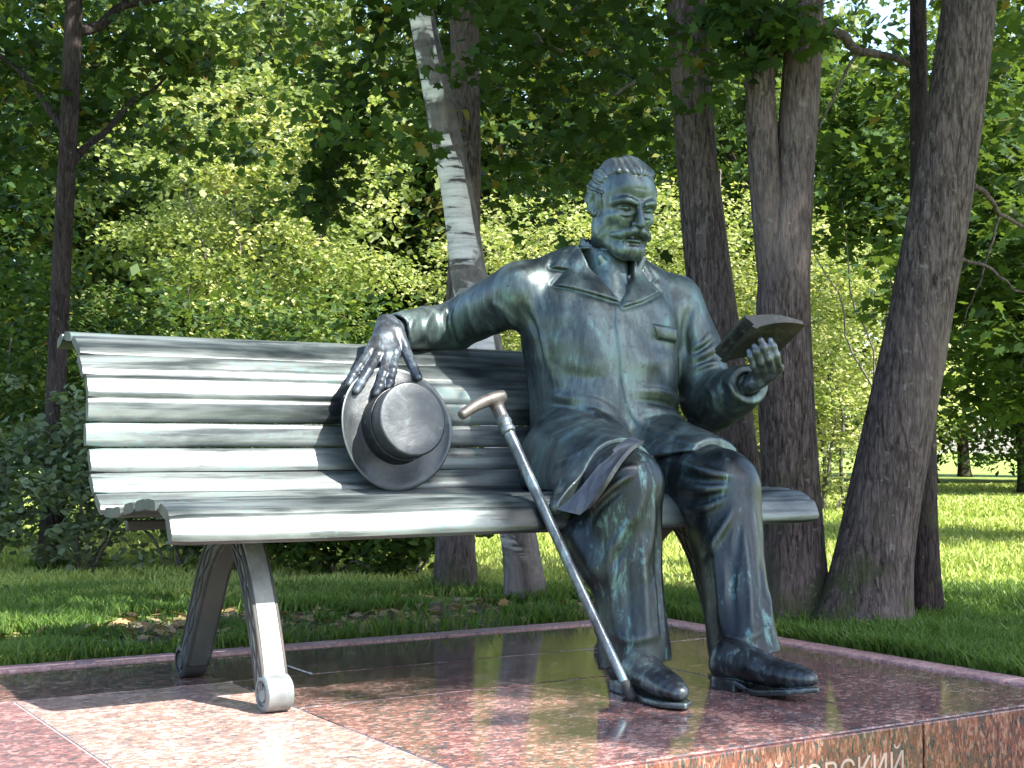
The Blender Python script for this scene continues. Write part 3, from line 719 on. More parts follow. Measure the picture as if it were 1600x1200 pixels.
    R([(1080, 545, 3.16), (1098, 535, 3.15), (1112, 520, 3.18)], .009, .010); R([(1082, 562, 3.13), (1102, 552, 3.12), (1118, 540, 3.15)], .008, .009); R([(1082, 553, 3.14), (1100, 543, 3.13), (1115, 530, 3.16)], .006, -.010)
    R([(1085, 578, 3.11), (1105, 570, 3.08), (1125, 566, 3.08)], .008, .010); R([(1085, 570, 3.12), (1105, 562, 3.1), (1122, 552, 3.12)], .006, -.010)
    R([(1100, 600, 3.07), (1115, 620, 3.07), (1118, 650, 3.1)], .010, .008); R([(1118, 592, 3.04), (1130, 615, 3.03), (1128, 650, 3.08)], .010, -.008); R([(1130, 590, 3.0), (1145, 612, 2.99), (1140, 645, 3.04)], .010, .007)
    # broad unevenness of the modelling
    sl, X, Y, Z = v.sl((1.7, 2.84, .36), (2.86, 3.9, 1.2))
    band = np.abs(v.D) < .03
    ii = np.argwhere(band); xx, yy, zz = v.ax[0][ii[:, 0]], v.ax[1][ii[:, 1]], v.ax[2][ii[:, 2]]
    v.D[band] -= (.0032 * vnoise(xx * 9, yy * 9, zz * 9, 1) + .0016 * vnoise(xx * 24, yy * 24, zz * 24, 2)).astype(np.float32)
    V, Q = v.mesh(); V = relax(V, Q, 1, .4)
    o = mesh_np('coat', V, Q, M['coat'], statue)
    return v
VC = coat()
def trousers():
    v = Vol((1.86, 2.50, .03), (2.66, 3.42, .68), .0048)
    v.tube([HIP_R, (HIP_R + KN_R) / 2 + [0, 0, .012], KN_R + [0, .01, 0]], [.125, .112, .094], .02)
    v.tube([HIP_L, (HIP_L + KN_L) / 2 + [0, 0, .008], KN_L + [0, .01, 0]], [.125, .112, .094], .03)
    v.ell((2.34, 3.26, .53), (.22, .16, .12), .04)
    for kn, an, sgn in ((KN_R, AN_R, -1), (KN_L, AN_L, 1)):
        d = an - kn
        P = [kn, kn + d * .3 + np.array([0, .012, 0]), kn + d * .65 + np.array([0, .012, 0]), an + np.array([0, .0, -.035])]
        v.tube(P, [.092, .090, .084, .089], .02, 10)
        v.tube([kn + [0, .06, -.04], kn + d * .35 + [0, .055, 0]], [.07, .055], .05)          # cloth hanging behind the knee
    # slack under the right thigh
    v.tube([py(880, 800, 2.98), py(905, 845, 2.86), py(930, 890, 2.80)], [.045, .048, .035], .05)
    # hems: cut level, dip at the back, hollow inside
    for an, nn in ((AN_R, (.05, -.16, -1)), (AN_L, (.14, -.14, -1))):
        v.half(an - .16, an + [.16, .16, .08], an + [0, 0, -.022], nn, .003)
        v.tube([an + [0, .012, -.012], an + [0, 0, -.1]], [.069, .073], .003, cut=True)
    R = lambda L, w, h: v.fold([q[:2] for q in L], w * .85, h * 1.15)
    # knee stars
    for L in ([(1005, 730, 2.69), (960, 760, 2.72), (915, 800, 2.80)], [(1000, 725, 2.69), (965, 738, 2.74), (930, 760, 2.80)], [(1010, 770, 2.68), (985, 820, 2.69), (950, 870, 2.71)], [(1020, 770, 2.68), (1018, 830, 2.67), (1005, 900, 2.67)]): R(L, .012, .010)
    for L in ([(990, 745, 2.70), (945, 785, 2.74), (920, 820, 2.78)], [(1003, 785, 2.68), (975, 850, 2.70), (950, 900, 2.72)], [(1030, 790, 2.68), (1030, 860, 2.67), (1020, 920, 2.67)]): R(L, .010, -.010)
    for L in ([(1150, 745, 2.70), (1100, 735, 2.78), (1055, 720, 2.88)], [(1145, 760, 2.70), (1095, 765, 2.76), (1055, 760, 2.84)], [(1140, 775, 2.70), (1100, 795, 2.74), (1065, 800, 2.80)], [(1150, 790, 2.69), (1120, 840, 2.70), (1095, 880, 2.73)], [(1172, 780, 2.69), (1180, 850, 2.67), (1185, 930, 2.65)]): R(L, .011, .011)
    for L in ([(1145, 752, 2.70), (1098, 750, 2.77), (1056, 740, 2.86)], [(1140, 768, 2.70), (1097, 780, 2.75), (1060, 782, 2.82)], [(1160, 800, 2.68), (1150, 870, 2.68), (1140, 950, 2.67)]): R(L, .009, -.011)
    # long vertical folds
    for (u, dv, y, w, h) in ((960, 0, 2.69, .012, .008), (985, 0, 2.67, .012, -.007), (1012, 0, 2.66, .011, .009), (1033, 0, 2.68, .009, -.008)): R([(u - 8, 830, y), (u - 4, 920, y), (u, 1010, y)], w, h)
    for (u, y, w, h) in ((1125, 2.67, .012, .007), (1148, 2.65, .012, -.008), (1176, 2.63, .010, .010), (1195, 2.62, .010, -.007), (1205, 2.64, .008, .007)): R([(u - 12, 830, y + .05), (u - 4, 920, y + .02), (u, 1000, y)], w, h)
    # crumple above the hem
    R([(950, 985, 2.68), (985, 1000, 2.66), (1030, 990, 2.67)], .012, .006); R([(1120, 985, 2.62), (1160, 1000, 2.6), (1205, 975, 2.58)], .012, .005)
    band = np.abs(v.D) < .03; ii = np.argwhere(band); xx, yy, zz = v.ax[0][ii[:, 0]], v.ax[1][ii[:, 1]], v.ax[2][ii[:, 2]]
    v.D[band] -= (.004 * vnoise(xx * 14, yy * 14, zz * 5, 7) + .002 * vnoise(xx * 30, yy * 30, zz * 14, 8)).astype(np.float32)
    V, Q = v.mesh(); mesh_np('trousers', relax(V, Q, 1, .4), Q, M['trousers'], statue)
    return v
VT = trousers()
def strip(vt):
    """the turned-out facing that hangs from the open right front of the coat"""
    rows = FACE_A
    A, B = FACE_A.copy(), FACE_B.copy()
    u = np.linspace(0, 1, len(rows)); w = np.linspace(0, 1, 24)
    fit = lambda Z: np.column_stack([np.polyval(np.polyfit(u, Z[:, j], 3), w) for j in range(3)])
    A, B = fit(A), fit(B); A = A + (_C - A) / np.linalg.norm(_C - A, axis=1)[:, None] * .004
    m = 6; G = np.stack([A * (1 - k / (m - 1)) + B * (k / (m - 1)) for k in range(m)], 1)                     # 24 x 6 sheet
    nrm = np.cross(np.gradient(G, axis=0), np.gradient(G, axis=1)); nrm /= np.linalg.norm(nrm, axis=2)[..., None]
    nrm *= np.sign(((_C - G) * nrm).sum(2).mean()); rim = np.zeros((24, m)); rim[:, -1] = .003; rim[:, 0] = .002; rim[-1] = .002
    G = G + nrm * rim[..., None]; Bk = G - nrm * .011; n1 = 24 * m
    V = np.concatenate([G.reshape(-1, 3), Bk.reshape(-1, 3)]); Fs = []
    for i in range(23):
        for j in range(m - 1):
            q = [i * m + j, i * m + j + 1, (i + 1) * m + j + 1, (i + 1) * m + j]; Fs += [tuple(q), tuple(n1 + k for k in q[::-1])]
    for i in range(23):
        for j in (0, m - 1): Fs.append((i * m + j, (i + 1) * m + j, n1 + (i + 1) * m + j, n1 + i * m + j))
    for j in range(m - 1):
        for i in (0, 23): Fs.append((i * m + j, i * m + j + 1, n1 + i * m + j + 1, n1 + i * m + j))
    o = mesh_py('coat_facing', V, Fs, M['facing'], statue, True); o.modifiers.new('e', 'EDGE_SPLIT').split_angle = .7
strip([VC, VT])

def shoe(heel, toe, ank, lift):
    heel, toe, ank = (np.array(q, float) for q in (heel, toe, ank)); f = toe - heel; f[2] = 0; L = np.linalg.norm(f); f /= L; sd = np.array([f[1], -f[0], 0])
    lo = np.minimum(heel, toe) - [.09, .09, .01]; hi = np.maximum(np.maximum(heel, toe), ank) + [.09, .09, .06]; lo[2] = -.008
    v = Vol(lo, hi, .0032)
    at = lambda a, b, z: heel + f * a * L + sd * b + np.array([0, 0, z])
    up = lambda a: lift * max(0, (a - .55) / .45)
    # vamp and toe
    v.tube([at(.14, 0, .052), at(.40, 0, .060), at(.62, 0, .050 + up(.62)), at(.80, 0, .040 + up(.8)), at(.925, 0, .034 + up(.93))], [.037, .041, .0425, .038, .024], .012, 14, flat=((0, 0, 1), .80))
    v.tube([at(.17, 0, .06), ank + [0, 0, -.01], ank + [0, 0, .05]], [.046, .050, .052], .02)
    v.tube([at(.20, 0, .085), at(.45, 0, .066)], [.040, .034], .03)
    # flat underneath, then sole and heel
    v.half(lo, hi, (0, 0, .022), (0, 0, -1), .002)
    for a0, a1, z0, z1, w0, w1 in ((.0, .30, 0, .024, .040, .042),):
        sl, X, Y, Z = v.sl(lo, hi); A = ((X - heel[0]) * f[0] + (Y - heel[1]) * f[1]) / L; B = (X - heel[0]) * sd[0] + (Y - heel[1]) * sd[1]
        rr = np.sqrt(((np.clip(A, .13, 9) - .13) * L * 1.0 + np.minimum(A - .13, 0) * L * 1.0) ** 2 * 0 + (np.minimum(A - .13, 0) * L) ** 2 + B ** 2) - .037
        d = np.maximum(np.maximum(rr, (A - .32) * L), np.abs(Z - .013) - .013); v.put(sl, d.astype(np.float32), .002)
    w = lambda A: np.interp(A, [-.05, .0, .1, .3, .45, .68, .85, .95, 1.0, 1.03], [0, .016, .036, .037, .035, .046, .041, .028, .012, 0])
    hz = .021 - .013 * np.clip((A - .33) / .12, 0, 1) + up(1.0) * np.clip((A - .55) / .45, 0, 1)
    d = np.maximum(np.abs(B) - w(A), np.abs(Z - hz) - .0065); v.put(sl, d.astype(np.float32), .002)
    # creases over the instep, toe cap seam
    for a, h in ((.50, .004), (.56, -.005), (.62, .004), (.67, -.004)):
        v.ridge([at(a + .04, -.045, .045), at(a, -.015, .086 - (a - .5) * .10), at(a, .015, .086 - (a - .5) * .10), at(a + .04, .045, .045)], .006, h, 14)
    for bb in (-1, 1): v.ridge([at(.35, bb * .05, .05), at(.33, bb * .046, .08), at(.36, bb * .04, .11)], .005, -.004)
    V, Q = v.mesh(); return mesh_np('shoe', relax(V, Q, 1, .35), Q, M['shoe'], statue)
shoe((2.025, 2.80, 0), (1.968, 2.465, 0), (2.035, 2.735, .085), .004)
shoe((2.245, 2.70, 0), (2.285, 2.385, 0), (2.305, 2.66, .095), .022)

# ------------------------------------------------------------------ head
HS = 1.05                                                     # the statue is a little over life size
HC = py(972, 320, 3.285)                                      # between the ears at eye level
HYAW, HPITCH, HROLL = math.radians(-5), math.radians(15), math.radians(2)
RH = Matrix.Rotation(HYAW, 3, 'Z') @ Matrix.Rotation(HROLL, 3, 'Y') @ Matrix.Rotation(HPITCH, 3, 'X')
RHn = np.array(RH)
def head_to_world(V):                                         # head frame: x his left, y forward, z up
    W = np.column_stack([V[:, 0] * 1.06, -V[:, 1], V[:, 2]]) * HS
    return W @ RHn.T + HC
def head():
    v = Vol((-.105, -.135, -.215), (.105, .15, .15), .0021)
    v.ell((0, -.012, .040), (.074, .094, .082), .02)                       # cranium
    v.ell((0, .030, .045), (.064, .058, .060), .03)                        # forehead
    v.ell((0, .022, -.035), (.0655, .067, .085), .03)                       # face
    v.ell((0, .046, -.088), (.049, .042, .040), .03)                       # jaw
    v.ell((0, .076, -.112), (.022, .018, .018), .02)                       # chin
    for s in (-1, 1):
        v.ell((s * .045, .058, -.030), (.022, .022, .017), .02)            # cheekbone
        v.ell((s * .055, .010, -.070), (.017, .032, .030), .03)             # jaw corner
        v.ell((s * .054, .040, .020), (.012, .026, .03), .02)              # temple
        v.tube([(s * .060, .064, .006), (s * .040, .089, .0185), (s * .014, .099, .0125)], [.006, .0100, .0085], .012, 8)   # brow
        v.ell((s * .031, .099, -.005), (.0205, .021, .0125), .008, cut=True) # socket
        v.ell((s * .031, .0695, -.006), (.0150, .0120, .0115), .003)       # eyeball
        v.tube([(s * .049, .072, -.006), (s * .032, .0830, -.0035), (s * .016, .077, -.008)], [.0040, .0062, .0040], .003, 8)   # upper lid, lowered
        v.tube([(s * .049, .071, -.011), (s * .032, .0815, -.0165), (s * .016, .077, -.013)], [.003, .0042, .003], .003, 8)     # lower lid
        v.ridge([(s * .046, .078, -.020), (s * .032, .087, -.024), (s * .016, .086, -.018)], .004, .003)   # bag
        v.ridge([(s * .046, .078, -.0255), (s * .030, .087, -.030), (s * .014, .090, -.026)], .0035, -.003)
        v.ell((s * .0125, .1045, -.0425), (.0085, .0095, .0075), .006)      # nostril wing
        v.ell((s * .0065, .109, -.0515), (.0035, .006, .004), .003, cut=True)
        v.ridge([(s * .017, .102, -.038), (s * .028, .093, -.052), (s * .040, .080, -.070)], .005, -.005)  # nasolabial fold
        # moustache
        v.tube([(s * .001, .105, -.058), (s * .016, .104, -.063), (s * .034, .094, -.072), (s * .049, .079, -.079), (s * .058, .067, -.079)], [.010, .0135, .0130, .0095, .0045], .006, 14)
        # short beard along the jaw
        v.tube([(s * .064, .010, -.050), (s * .061, .022, -.082), (s * .045, .052, -.108), (s * .020, .078, -.122)], [.005, .009, .013, .016], .02, 10)
        # ear
        v.ell((s * .0765, -.008, -.006), (.0115, .0205, .0350), .006, R=np.array([[1, s * .45, 0], [-s * .45, 1, .18], [0, -.18, 1]]) / 1.1)
        v.ell((s * .090, -.003, -.004), (.010, .0105, .020), .005, cut=True)
        v.ridge([(s * .083, .008, .016), (s * .088, -.012, .026), (s * .088, -.024, .008), (s * .084, -.018, -.018)], .004, .0035, 12, False)
        v.ell((s * .079, .0055, -.032), (.006, .008, .009), .004)
    v.tube([(0, .088, .014), (0, .104, -.012), (0, .1165, -.032), (0, .118, -.041)], [.0090, .0085, .0095, .0105], .008, 10)   # nose
    v.ridge([(-.006, .100, .020), (-.005, .098, .004)], .0035, -.004, 6); v.ridge([(.006, .100, .020), (.005, .098, .004)], .0035, -.004, 6)
    v.tube([(-.018, .096, -.0875), (0, .1035, -.086), (.018, .096, -.0875)], [.004, .0062, .004], .004, 8)                # lower lip
    v.ridge([(-.022, .098, -.080), (0, .107, -.0795), (.022, .098, -.080)], .0035, -.006, 10)
    v.ell((0, .074, -.116), (.041, .028, .027), .02)                       # beard
    v.ridge([(-.02, .095, -.099), (0, .1, -.097), (.02, .095, -.099)], .005, -.004, 10)
    v.ridge([(-.035, .088, .052), (0, .096, .054), (.035, .088, .052)], .006, -.0018, 10)                    # forehead lines
    v.ridge([(-.04, .088, .064), (0, .096, .067), (.04, .088, .064)], .006, -.0016, 10)
    # neck down into the collar
    v.tube([(0, -.020, -.05), (0, -.022, -.12), (0, -.03, -.215)], [.060, .057, .064], .03)
    # beard and moustache hair grain
    band = np.abs(v.D) < .012; ii = np.argwhere(band); x, y, z = (v.ax[i][ii[:, i]] for i in range(3))
    hairy = np.clip((-.052 - z) / .008, 0, 1) * np.clip((y - .01) / .03, 0, 1) * np.clip((z + .165) / .02, 0, 1)
    mus = np.clip(1 - np.abs(z + .068) / .018, 0, 1) * np.clip((y - .06) / .02, 0, 1)
    g = .0011 * vnoise(x * 170, y * 60, z * 60 + np.abs(x) * 120, 11) + .0006 * vnoise(x * 260, y * 160, z * 110, 12)
    v.D[band] -= (g * np.clip(hairy + mus, 0, 1) + .0007 * vnoise(x * 60, y * 60, z * 60, 13)).astype(np.float32)
    V, Q = v.mesh(); return head_to_world(relax(V, Q, 1, .3)), Q
def hair():
    v = Vol((-.11, -.14, -.10), (.11, .115, .16), .0025)
    v.ell((0, -.018, .044), (.078, .096, .084), .01)
    v.ell((0, .016, .078), (.063, .064, .046), .03)
    for s in (-1, 1):
        v.ell((s * .060, -.048, .012), (.014, .040, .045), .02)
        v.tube([(s * .074, .020, .03), (s * .070, .024, .0), (s * .067, .022, -.03)], [.008, .0075, .005], .012, 8)   # sideburn
    v.ell((0, -.072, -.02), (.05, .028, .05), .03)
    # clear the face: a slanting hairline, receding at the temples
    sl, X, Y, Z = v.sl((-.11, -.14, -.1), (.11, .115, .16))
    lim = np.interp(Z, [-.10, -.03, .03, .055, .075, .092, .11], [0, .020, .026, .040, .066, .088, .10]).astype(np.float32)
    lim = lim - .024 * np.clip((np.abs(X) - .026) / .02, 0, 1) * np.clip((Z - .045) / .02, 0, 1)
    v.cut(sl, (-(Y - lim) + 0 * X).astype(np.float32), .022)
    for s in (-1, 1): v.ell((s * .082, -.006, -.014), (.024, .026, .040), .008, cut=True)
    # combed-back locks
    band = np.abs(v.D) < .014; ii = np.argwhere(band); x, y, z = (v.ax[i][ii[:, i]] for i in range(3))
    ang = np.arctan2(z - .02, np.abs(x) + 1e-4); along = y + .35 * (z - .02)
    wob = .12 * vnoise(x * 16, y * 16, z * 16, 21)
    g = .0024 * np.sin((ang + wob) * 13 + along * 20) + .0014 * np.sin((ang + wob * 1.3) * 37 + along * 30 + 1.3) + .0012 * vnoise(ang * 40, along * 30, x * 10, 22)
    v.D[band] -= g.astype(np.float32)
    V, Q = v.mesh(); return head_to_world(relax(V, Q, 1, .25)), Q

# ------------------------------------------------------------------ hands
def hand(wrist, arm, fingers, thumb, palm_r, rad, nails=True):
    allp = np.concatenate([np.array([wrist])] + [np.array(f) for f in fingers] + [np.array(thumb)]); lo, hi = allp.min(0) - .05, allp.max(0) + .05
    v = Vol(lo, hi, .0026); wrist = np.asarray(wrist)
    kn = [np.asarray(f[0]) for f in fingers]; mid = sum(kn) / 4
    nrm = np.cross(kn[-1] - kn[0], mid - wrist); nrm /= np.linalg.norm(nrm)
    for k in kn:
        v.tube([wrist * .75 + k * .25 + (mid - k) * -.02, k], [palm_r * 1.05, palm_r * .82], .014, flat=(nrm, .85))
    v.tube([np.asarray(arm), wrist, wrist * .6 + mid * .4], [palm_r * 1.75, palm_r * 1.65, palm_r * 1.5], .016, flat=(nrm, .72))
    for f, r in zip(fingers, rad):
        f = np.array(f); v.tube(f, [r * 1.12, r * 1.06, r * .98, r * .82][:len(f)], .005)
        v.ell(f[0], r * 1.22, .006)
        for q in f[1:-1]: v.ell(q, r * 1.13, .004)
    t = np.array(thumb); v.tube(t, [palm_r * 1.15, rad[0] * 1.35, rad[0] * 1.22, rad[0] * .95][:len(t)], .012)
    for k in kn:                                             # tendons on the back
        for sg in (1,): v.ridge([wrist + nrm * palm_r * .8 * sg * HSIDE[0], k + nrm * rad[0] * sg * HSIDE[0]], .005, .003, 6)
    V, Q = v.mesh(); return relax(V, Q, 1, .35), Q
HSIDE = [1]
def L3(L): return [py(*q) for q in L]
RHAND = hand(py(606, 506, 3.605), WR_R,
    [L3([(578, 549, 3.535), (562, 572, 3.50), (551, 588, 3.478), (545, 600, 3.47)]), L3([(590, 555, 3.52), (575, 580, 3.478), (563, 600, 3.455), (557, 611, 3.45)]),
     L3([(604, 556, 3.515), (599, 585, 3.468), (593, 605, 3.445), (588, 615, 3.44)]), L3([(617, 553, 3.515), (613, 580, 3.470), (609, 598, 3.446), (606, 605, 3.44)])],
    L3([(620, 520, 3.575), (634, 548, 3.53), (645, 573, 3.485), (654, 590, 3.455)]), .0205, [.0118, .0130, .0132, .0126])
LHAND = hand(py(1174, 598, 2.962), WR_L,
    [L3([(1186, 594, 2.925), (1179, 571, 2.888), (1174, 557, 2.888), (1171, 549, 2.892)]), L3([(1197, 590, 2.905), (1189, 566, 2.868), (1183, 550, 2.868), (1179, 541, 2.872)]),
     L3([(1207, 585, 2.89), (1201, 560, 2.852), (1194, 543, 2.852), (1189, 532, 2.856)]), L3([(1216, 575, 2.875), (1212, 555, 2.845), (1207, 541, 2.846), (1203, 532, 2.850)])],
    L3([(1180, 588, 2.98), (1188, 572, 2.97), (1194, 556, 2.945), (1200, 545, 2.925)]), .0205, [.0108, .0114, .0116, .0110])
# the body inside the clothes carries head and hands, so that it is one figure
def core_body():
    v = Vol((1.70, 2.6, .05), (2.8, 3.86, 1.24), .014)
    v.tube([tw(0, 0, .52), tw(.01, 0, .8), tw(.015, 0, .95), tw(.03, -.01, 1.08), HC + [0, .02, -.1]], [.14, .13, .12, .055, .05], .03)
    v.tube([tw(0, 0, .95), SH_R, EL_R, WR_R, py(605, 512, 3.605)], [.05, .05, .045, .034, .025], .02); v.tube([tw(0, 0, .95), SH_L, EL_L, WR_L, py(1172, 598, 2.965)], [.05, .05, .045, .034, .025], .02)
    for h, k, a in ((HIP_R, KN_R, AN_R), (HIP_L, KN_L, AN_L)): v.tube([h, k, a], [.08, .06, .04], .02)
    V, Q = v.mesh(); return relax(V, Q, 1, .5), Q
hV, hQ = head()
parts = [(hV, hQ), RHAND, LHAND, core_body()]
V, Q = merge(parts)
midx = np.concatenate([np.full(len(p[1]), 1 if i in (1, 2) else 0) for i, p in enumerate(parts)])
body = mesh_np('body', V, Q, [M['skin'], M['hand']], statue, midx=midx)
V, Q = hair(); mesh_np('hair', V, Q, M['hair'], body)

# shirt front, wing collar and cravat
def shirt():
    v = Vol((2.2, 3.0, .96), (2.56, 3.45, 1.20), .003)
    v.tube([tw(.02, .085, .99), tw(.03, .05, 1.06), tw(.036, .02, 1.10)], [.06, .056, .064], .02)
    v.tube([tw(.035, -.01, 1.10), tw(.037, -.01, 1.168)], [.073, .071], .008); v.tube([tw(.037, -.005, 1.1), tw(.037, 0, 1.22)], [.062, .066], .004, cut=True)
    P2 = lambda L, t_: [tw(*(lambda q: (q[0], t_, q[1]))(front(u, w, t_))) for u, w in L]
    v.tube(P2([(938, 402), (952, 424), (968, 438)], .075), [.010, .011, .007], .006, 8, flat=(E2, .5)); v.tube(P2([(1006, 404), (996, 424), (980, 438)], .075), [.010, .011, .007], .006, 8, flat=(E2, .5))
    v.tube(P2([(975, 430), (972, 448), (970, 466)], .10), [.008, .015, .018], .008, flat=(E2, .5))
    V, Q = v.mesh(); mesh_np('shirt', relax(V, Q, 1, .3), Q, M['skin'], statue)
shirt()
# ------------------------------------------------------------------ hat, cane, book
def lathe(prof, n, fn=None):
    V = []; m = len(prof)
    for r, z in prof:
        a = np.arange(n) / n * 2 * math.pi; p = np.column_stack([r * np.cos(a), r * np.sin(a), np.full(n, z)])
        V.append(fn(p) if fn else p)
    V = np.concatenate(V); i = np.arange(m - 1)[:, None] * n; j = np.arange(n)[None, :]; j2 = (j + 1) % n
    return V, np.stack([i + j, i + j2, i + n + j2, i + n + j], -1).reshape(-1, 4)
hat = tag(thing('round_hat', py(632, 752, 3.36)), 'round bronze hat with flat crown and dark band leaning on the bench back', 'hat')
hc = py(617, 668, 3.44); ax = np.array([-0.02, -1.0, 0.20]); ax /= np.linalg.norm(ax); hx = np.cross([0, 0, 1.0], ax); hx /= np.linalg.norm(hx); hy = np.cross(ax, hx)
def hat_place(p):
    p = p.copy(); r = np.hypot(p[:, 0], p[:, 1]); a = np.arctan2(p[:, 1], p[:, 0])
    k = np.clip((r - .10) / .07, 0, 1) ** 2; p[:, 2] += k * .016 * np.cos(2 * a)                # brim rolled at the sides
    p[:, 0] *= 0.96 + 0 * a
    return hc + p[:, :1] * hx + p[:, 1:2] * hy + p[:, 2:] * ax
brim = [(.085, .004), (.105, .002), (.125, .0), (.150, .0005), (.164, .003), (.1715, .006), (.174, .0035), (.172, .0), (.164, -.004), (.150, -.007), (.12, -.0085), (.085, -.006)]
V, Q = lathe(brim, 72, hat_place); mesh_np('brim', V, Q, M['hat'], hat)
crown = [(.1015, -.003), (.1005, .006), (.0990, .03), (.0985, .062), (.1005, .098), (.1015, .1085), (.0995, .1125), (.095, .1135), (.07, .1115), (.04, .110), (.0005, .1095)]
V, Q = lathe(crown, 72, hat_place); cr = mesh_np('crown', V, Q, M['hat'], hat)
band = [(.1005, -.001), (.1035, .0), (.1042, .004), (.1028, .03), (.1030, .052), (.1022, .0545), (.0995, .0545)]
V, Q = lathe(band, 72, hat_place); mesh_np('hat_band', V, Q, M['hatband'], hat)

tip = pz(990, 1096, 0.0); top = py(777, 636, 3.0)
cane = tag(thing('walking_cane', tip), 'slim bronze walking cane with hooked T handle leaning on the bench seat', 'cane')
d = (top - tip); Lc = np.linalg.norm(d); d /= Lc
S = np.linspace(0, 1, 30); P = tip + np.outer(S, d) * Lc + np.outer(np.sin(S * math.pi), [0, .004, 0])
V, Q = tube_vf(P, .0105 + .0045 * S, 16); mesh_np('shaft', V, Q, M['cane'], cane)
V, Q = tube_vf(tip + np.outer([0.001, .012, .04, .05], d), [.0105, .0125, .0128, .0118], 16); mesh_np('ferrule', V, Q, M['iron'], cane)
cl = [(-.075, .0165), (-.070, .0185), (-.062, .0185), (-.058, .0165), (-.052, .0165), (-.048, .0188), (-.040, .0188), (-.036, .0165), (.0, .0165)]
V, Q = tube_vf(top + np.outer([c[0] for c in cl], d), [c[1] for c in cl], 18); mesh_np('collar', V, Q, M['cane'], cane)
hv = Vol(np.minimum(py(712, 655, 3.0), py(792, 612, 3.0)) - .05, np.maximum(py(712, 655, 3.0), py(792, 612, 3.0)) + .05, .0025)
hv.tube([top - d * .03, top + d * .006], [.0165, .017], .008)
hv.tube([py(787, 619, 3.0), py(770, 623, 2.998), py(745, 633, 2.995), py(722, 648, 2.99)], [.0165, .0165, .0145, .0125], .012, 12, flat=((.8, .5, .2), .8))
hv.half(py(718, 650, 2.99) - .04, py(718, 650, 2.99) + .04, py(719, 650, 2.99), py(719, 650, 2.99) - py(745, 633, 2.995), .002)
hv.half(py(790, 617, 3.0) - .03, py(790, 617, 3.0) + .03, py(788, 618, 3.0), py(788, 618, 3.0) - py(770, 623, 3.0), .002)
V, Q = hv.mesh(); mesh_np('handle', relax(V, Q, 1, .3), Q, M['cane_handle'], cane)

# open book: curved leaves and covers swept along the spine
BT, BB = py(1180, 512, 2.84), py(1131, 565, 3.0)              # spine, top and bottom, on the cover side
book = tag(thing('open_book', BB), 'small dark bronze book held open in the raised hand', 'book')
sp = BB - BT; Lb = np.linalg.norm(sp); spn = sp / Lb
tipc = py(1252, 519, 2.835); wr = tipc - BT; wr -= spn * (wr @ spn); Wb = np.linalg.norm(wr); wr /= Wb
up_ = np.cross(spn, wr); up_ *= 1 if up_[2] > 0 else -1       # towards the reader
def sweep(sec, s0, s1, n=8):
    sec = np.asarray(sec, float); m = len(sec); V = []
    for t in np.linspace(s0, s1, n): V.append(BT + spn * t * Lb + sec[:, :1] * wr + sec[:, 1:] * up_)
    V = np.concatenate(V); Fs = [(k * m + j, k * m + (j + 1) % m, (k + 1) * m + (j + 1) % m, (k + 1) * m + j) for k in range(n - 1) for j in range(m)]
    Fs += [tuple(range(m - 1, -1, -1)), tuple((n - 1) * m + j for j in range(m))]
    return V, Fs
def leaf_sec(w, h0, th, bow, sgn=1, n=12, lean=0.0):
    s = np.linspace(0, 1, n); lo = np.column_stack([sgn * s * w, h0 + bow * np.sin(s * math.pi * .75) + lean * s]); hi = lo[::-1] + np.column_stack([np.zeros(n), (th * (1 - .75 * s))[::-1]])
    r = np.concatenate([lo, hi]); return r if sgn > 0 else r[::-1]
mesh_py('cover', *sweep(leaf_sec(Wb + .004, -.001, .004, .020, 1, lean=-.004), -.01, 1.01), M['book'], book, True).modifiers.new('e', 'EDGE_SPLIT').split_angle = .6
mesh_py('page_block', *sweep(leaf_sec(Wb, .0035, .036, .020, 1, lean=-.004), 0.01, .99), M['book'], book, True).modifiers.new('e', 'EDGE_SPLIT').split_angle = .6
mesh_py('cover', *sweep(leaf_sec(.020, .006, .004, .002, -1, lean=.022), -.01, 1.01), M['book'], book, True).modifiers.new('e', 'EDGE_SPLIT').split_angle = .6
mesh_py('page_block', *sweep(leaf_sec(.018, .0105, .026, .002, -1, lean=.022), 0.01, .99), M['book'], book, True).modifiers.new('e', 'EDGE_SPLIT').split_angle = .6
mesh_py('spine', *sweep([(-.010, .004), (0, -.003), (.008, -.003), (.008, .002), (-.004, .008)], -.01, 1.01), M['book'], book)
# ------------------------------------------------------------------ vegetation
rng = np.random.default_rng(7)
def leaf_mat(name, cols, trans=0.5, rough=0.58, hue=0.0):
    """leaf: colour differs from leaf to leaf, light passes through the blade"""
    t = NT(name); at = t.node('ShaderNodeAttribute'); at.attribute_name = 'tint'
    c = t.ramp(at.outputs['Fac'], [(i / (len(cols) - 1), c) for i, c in enumerate(cols)])
    t.set(Base_Color=c, Roughness=rough); t.b.inputs['Specular IOR Level'].default_value = 0.2
    tr = t.node('ShaderNodeBsdfTranslucent'); tc = t.mix(1.0, c, (1.0, 1.0, 0.55), 'MULTIPLY'); t.link(t.mix(0.25, tc, (0.30, 0.42, 0.05)), tr.inputs[0])
    mx = t.node('ShaderNodeMixShader'); mx.inputs[0].default_value = trans; t.link(t.b.outputs[0], mx.inputs[1]); t.link(tr.outputs[0], mx.inputs[2]); t.link(mx.outputs[0], t.out.inputs[0])
    return t.m
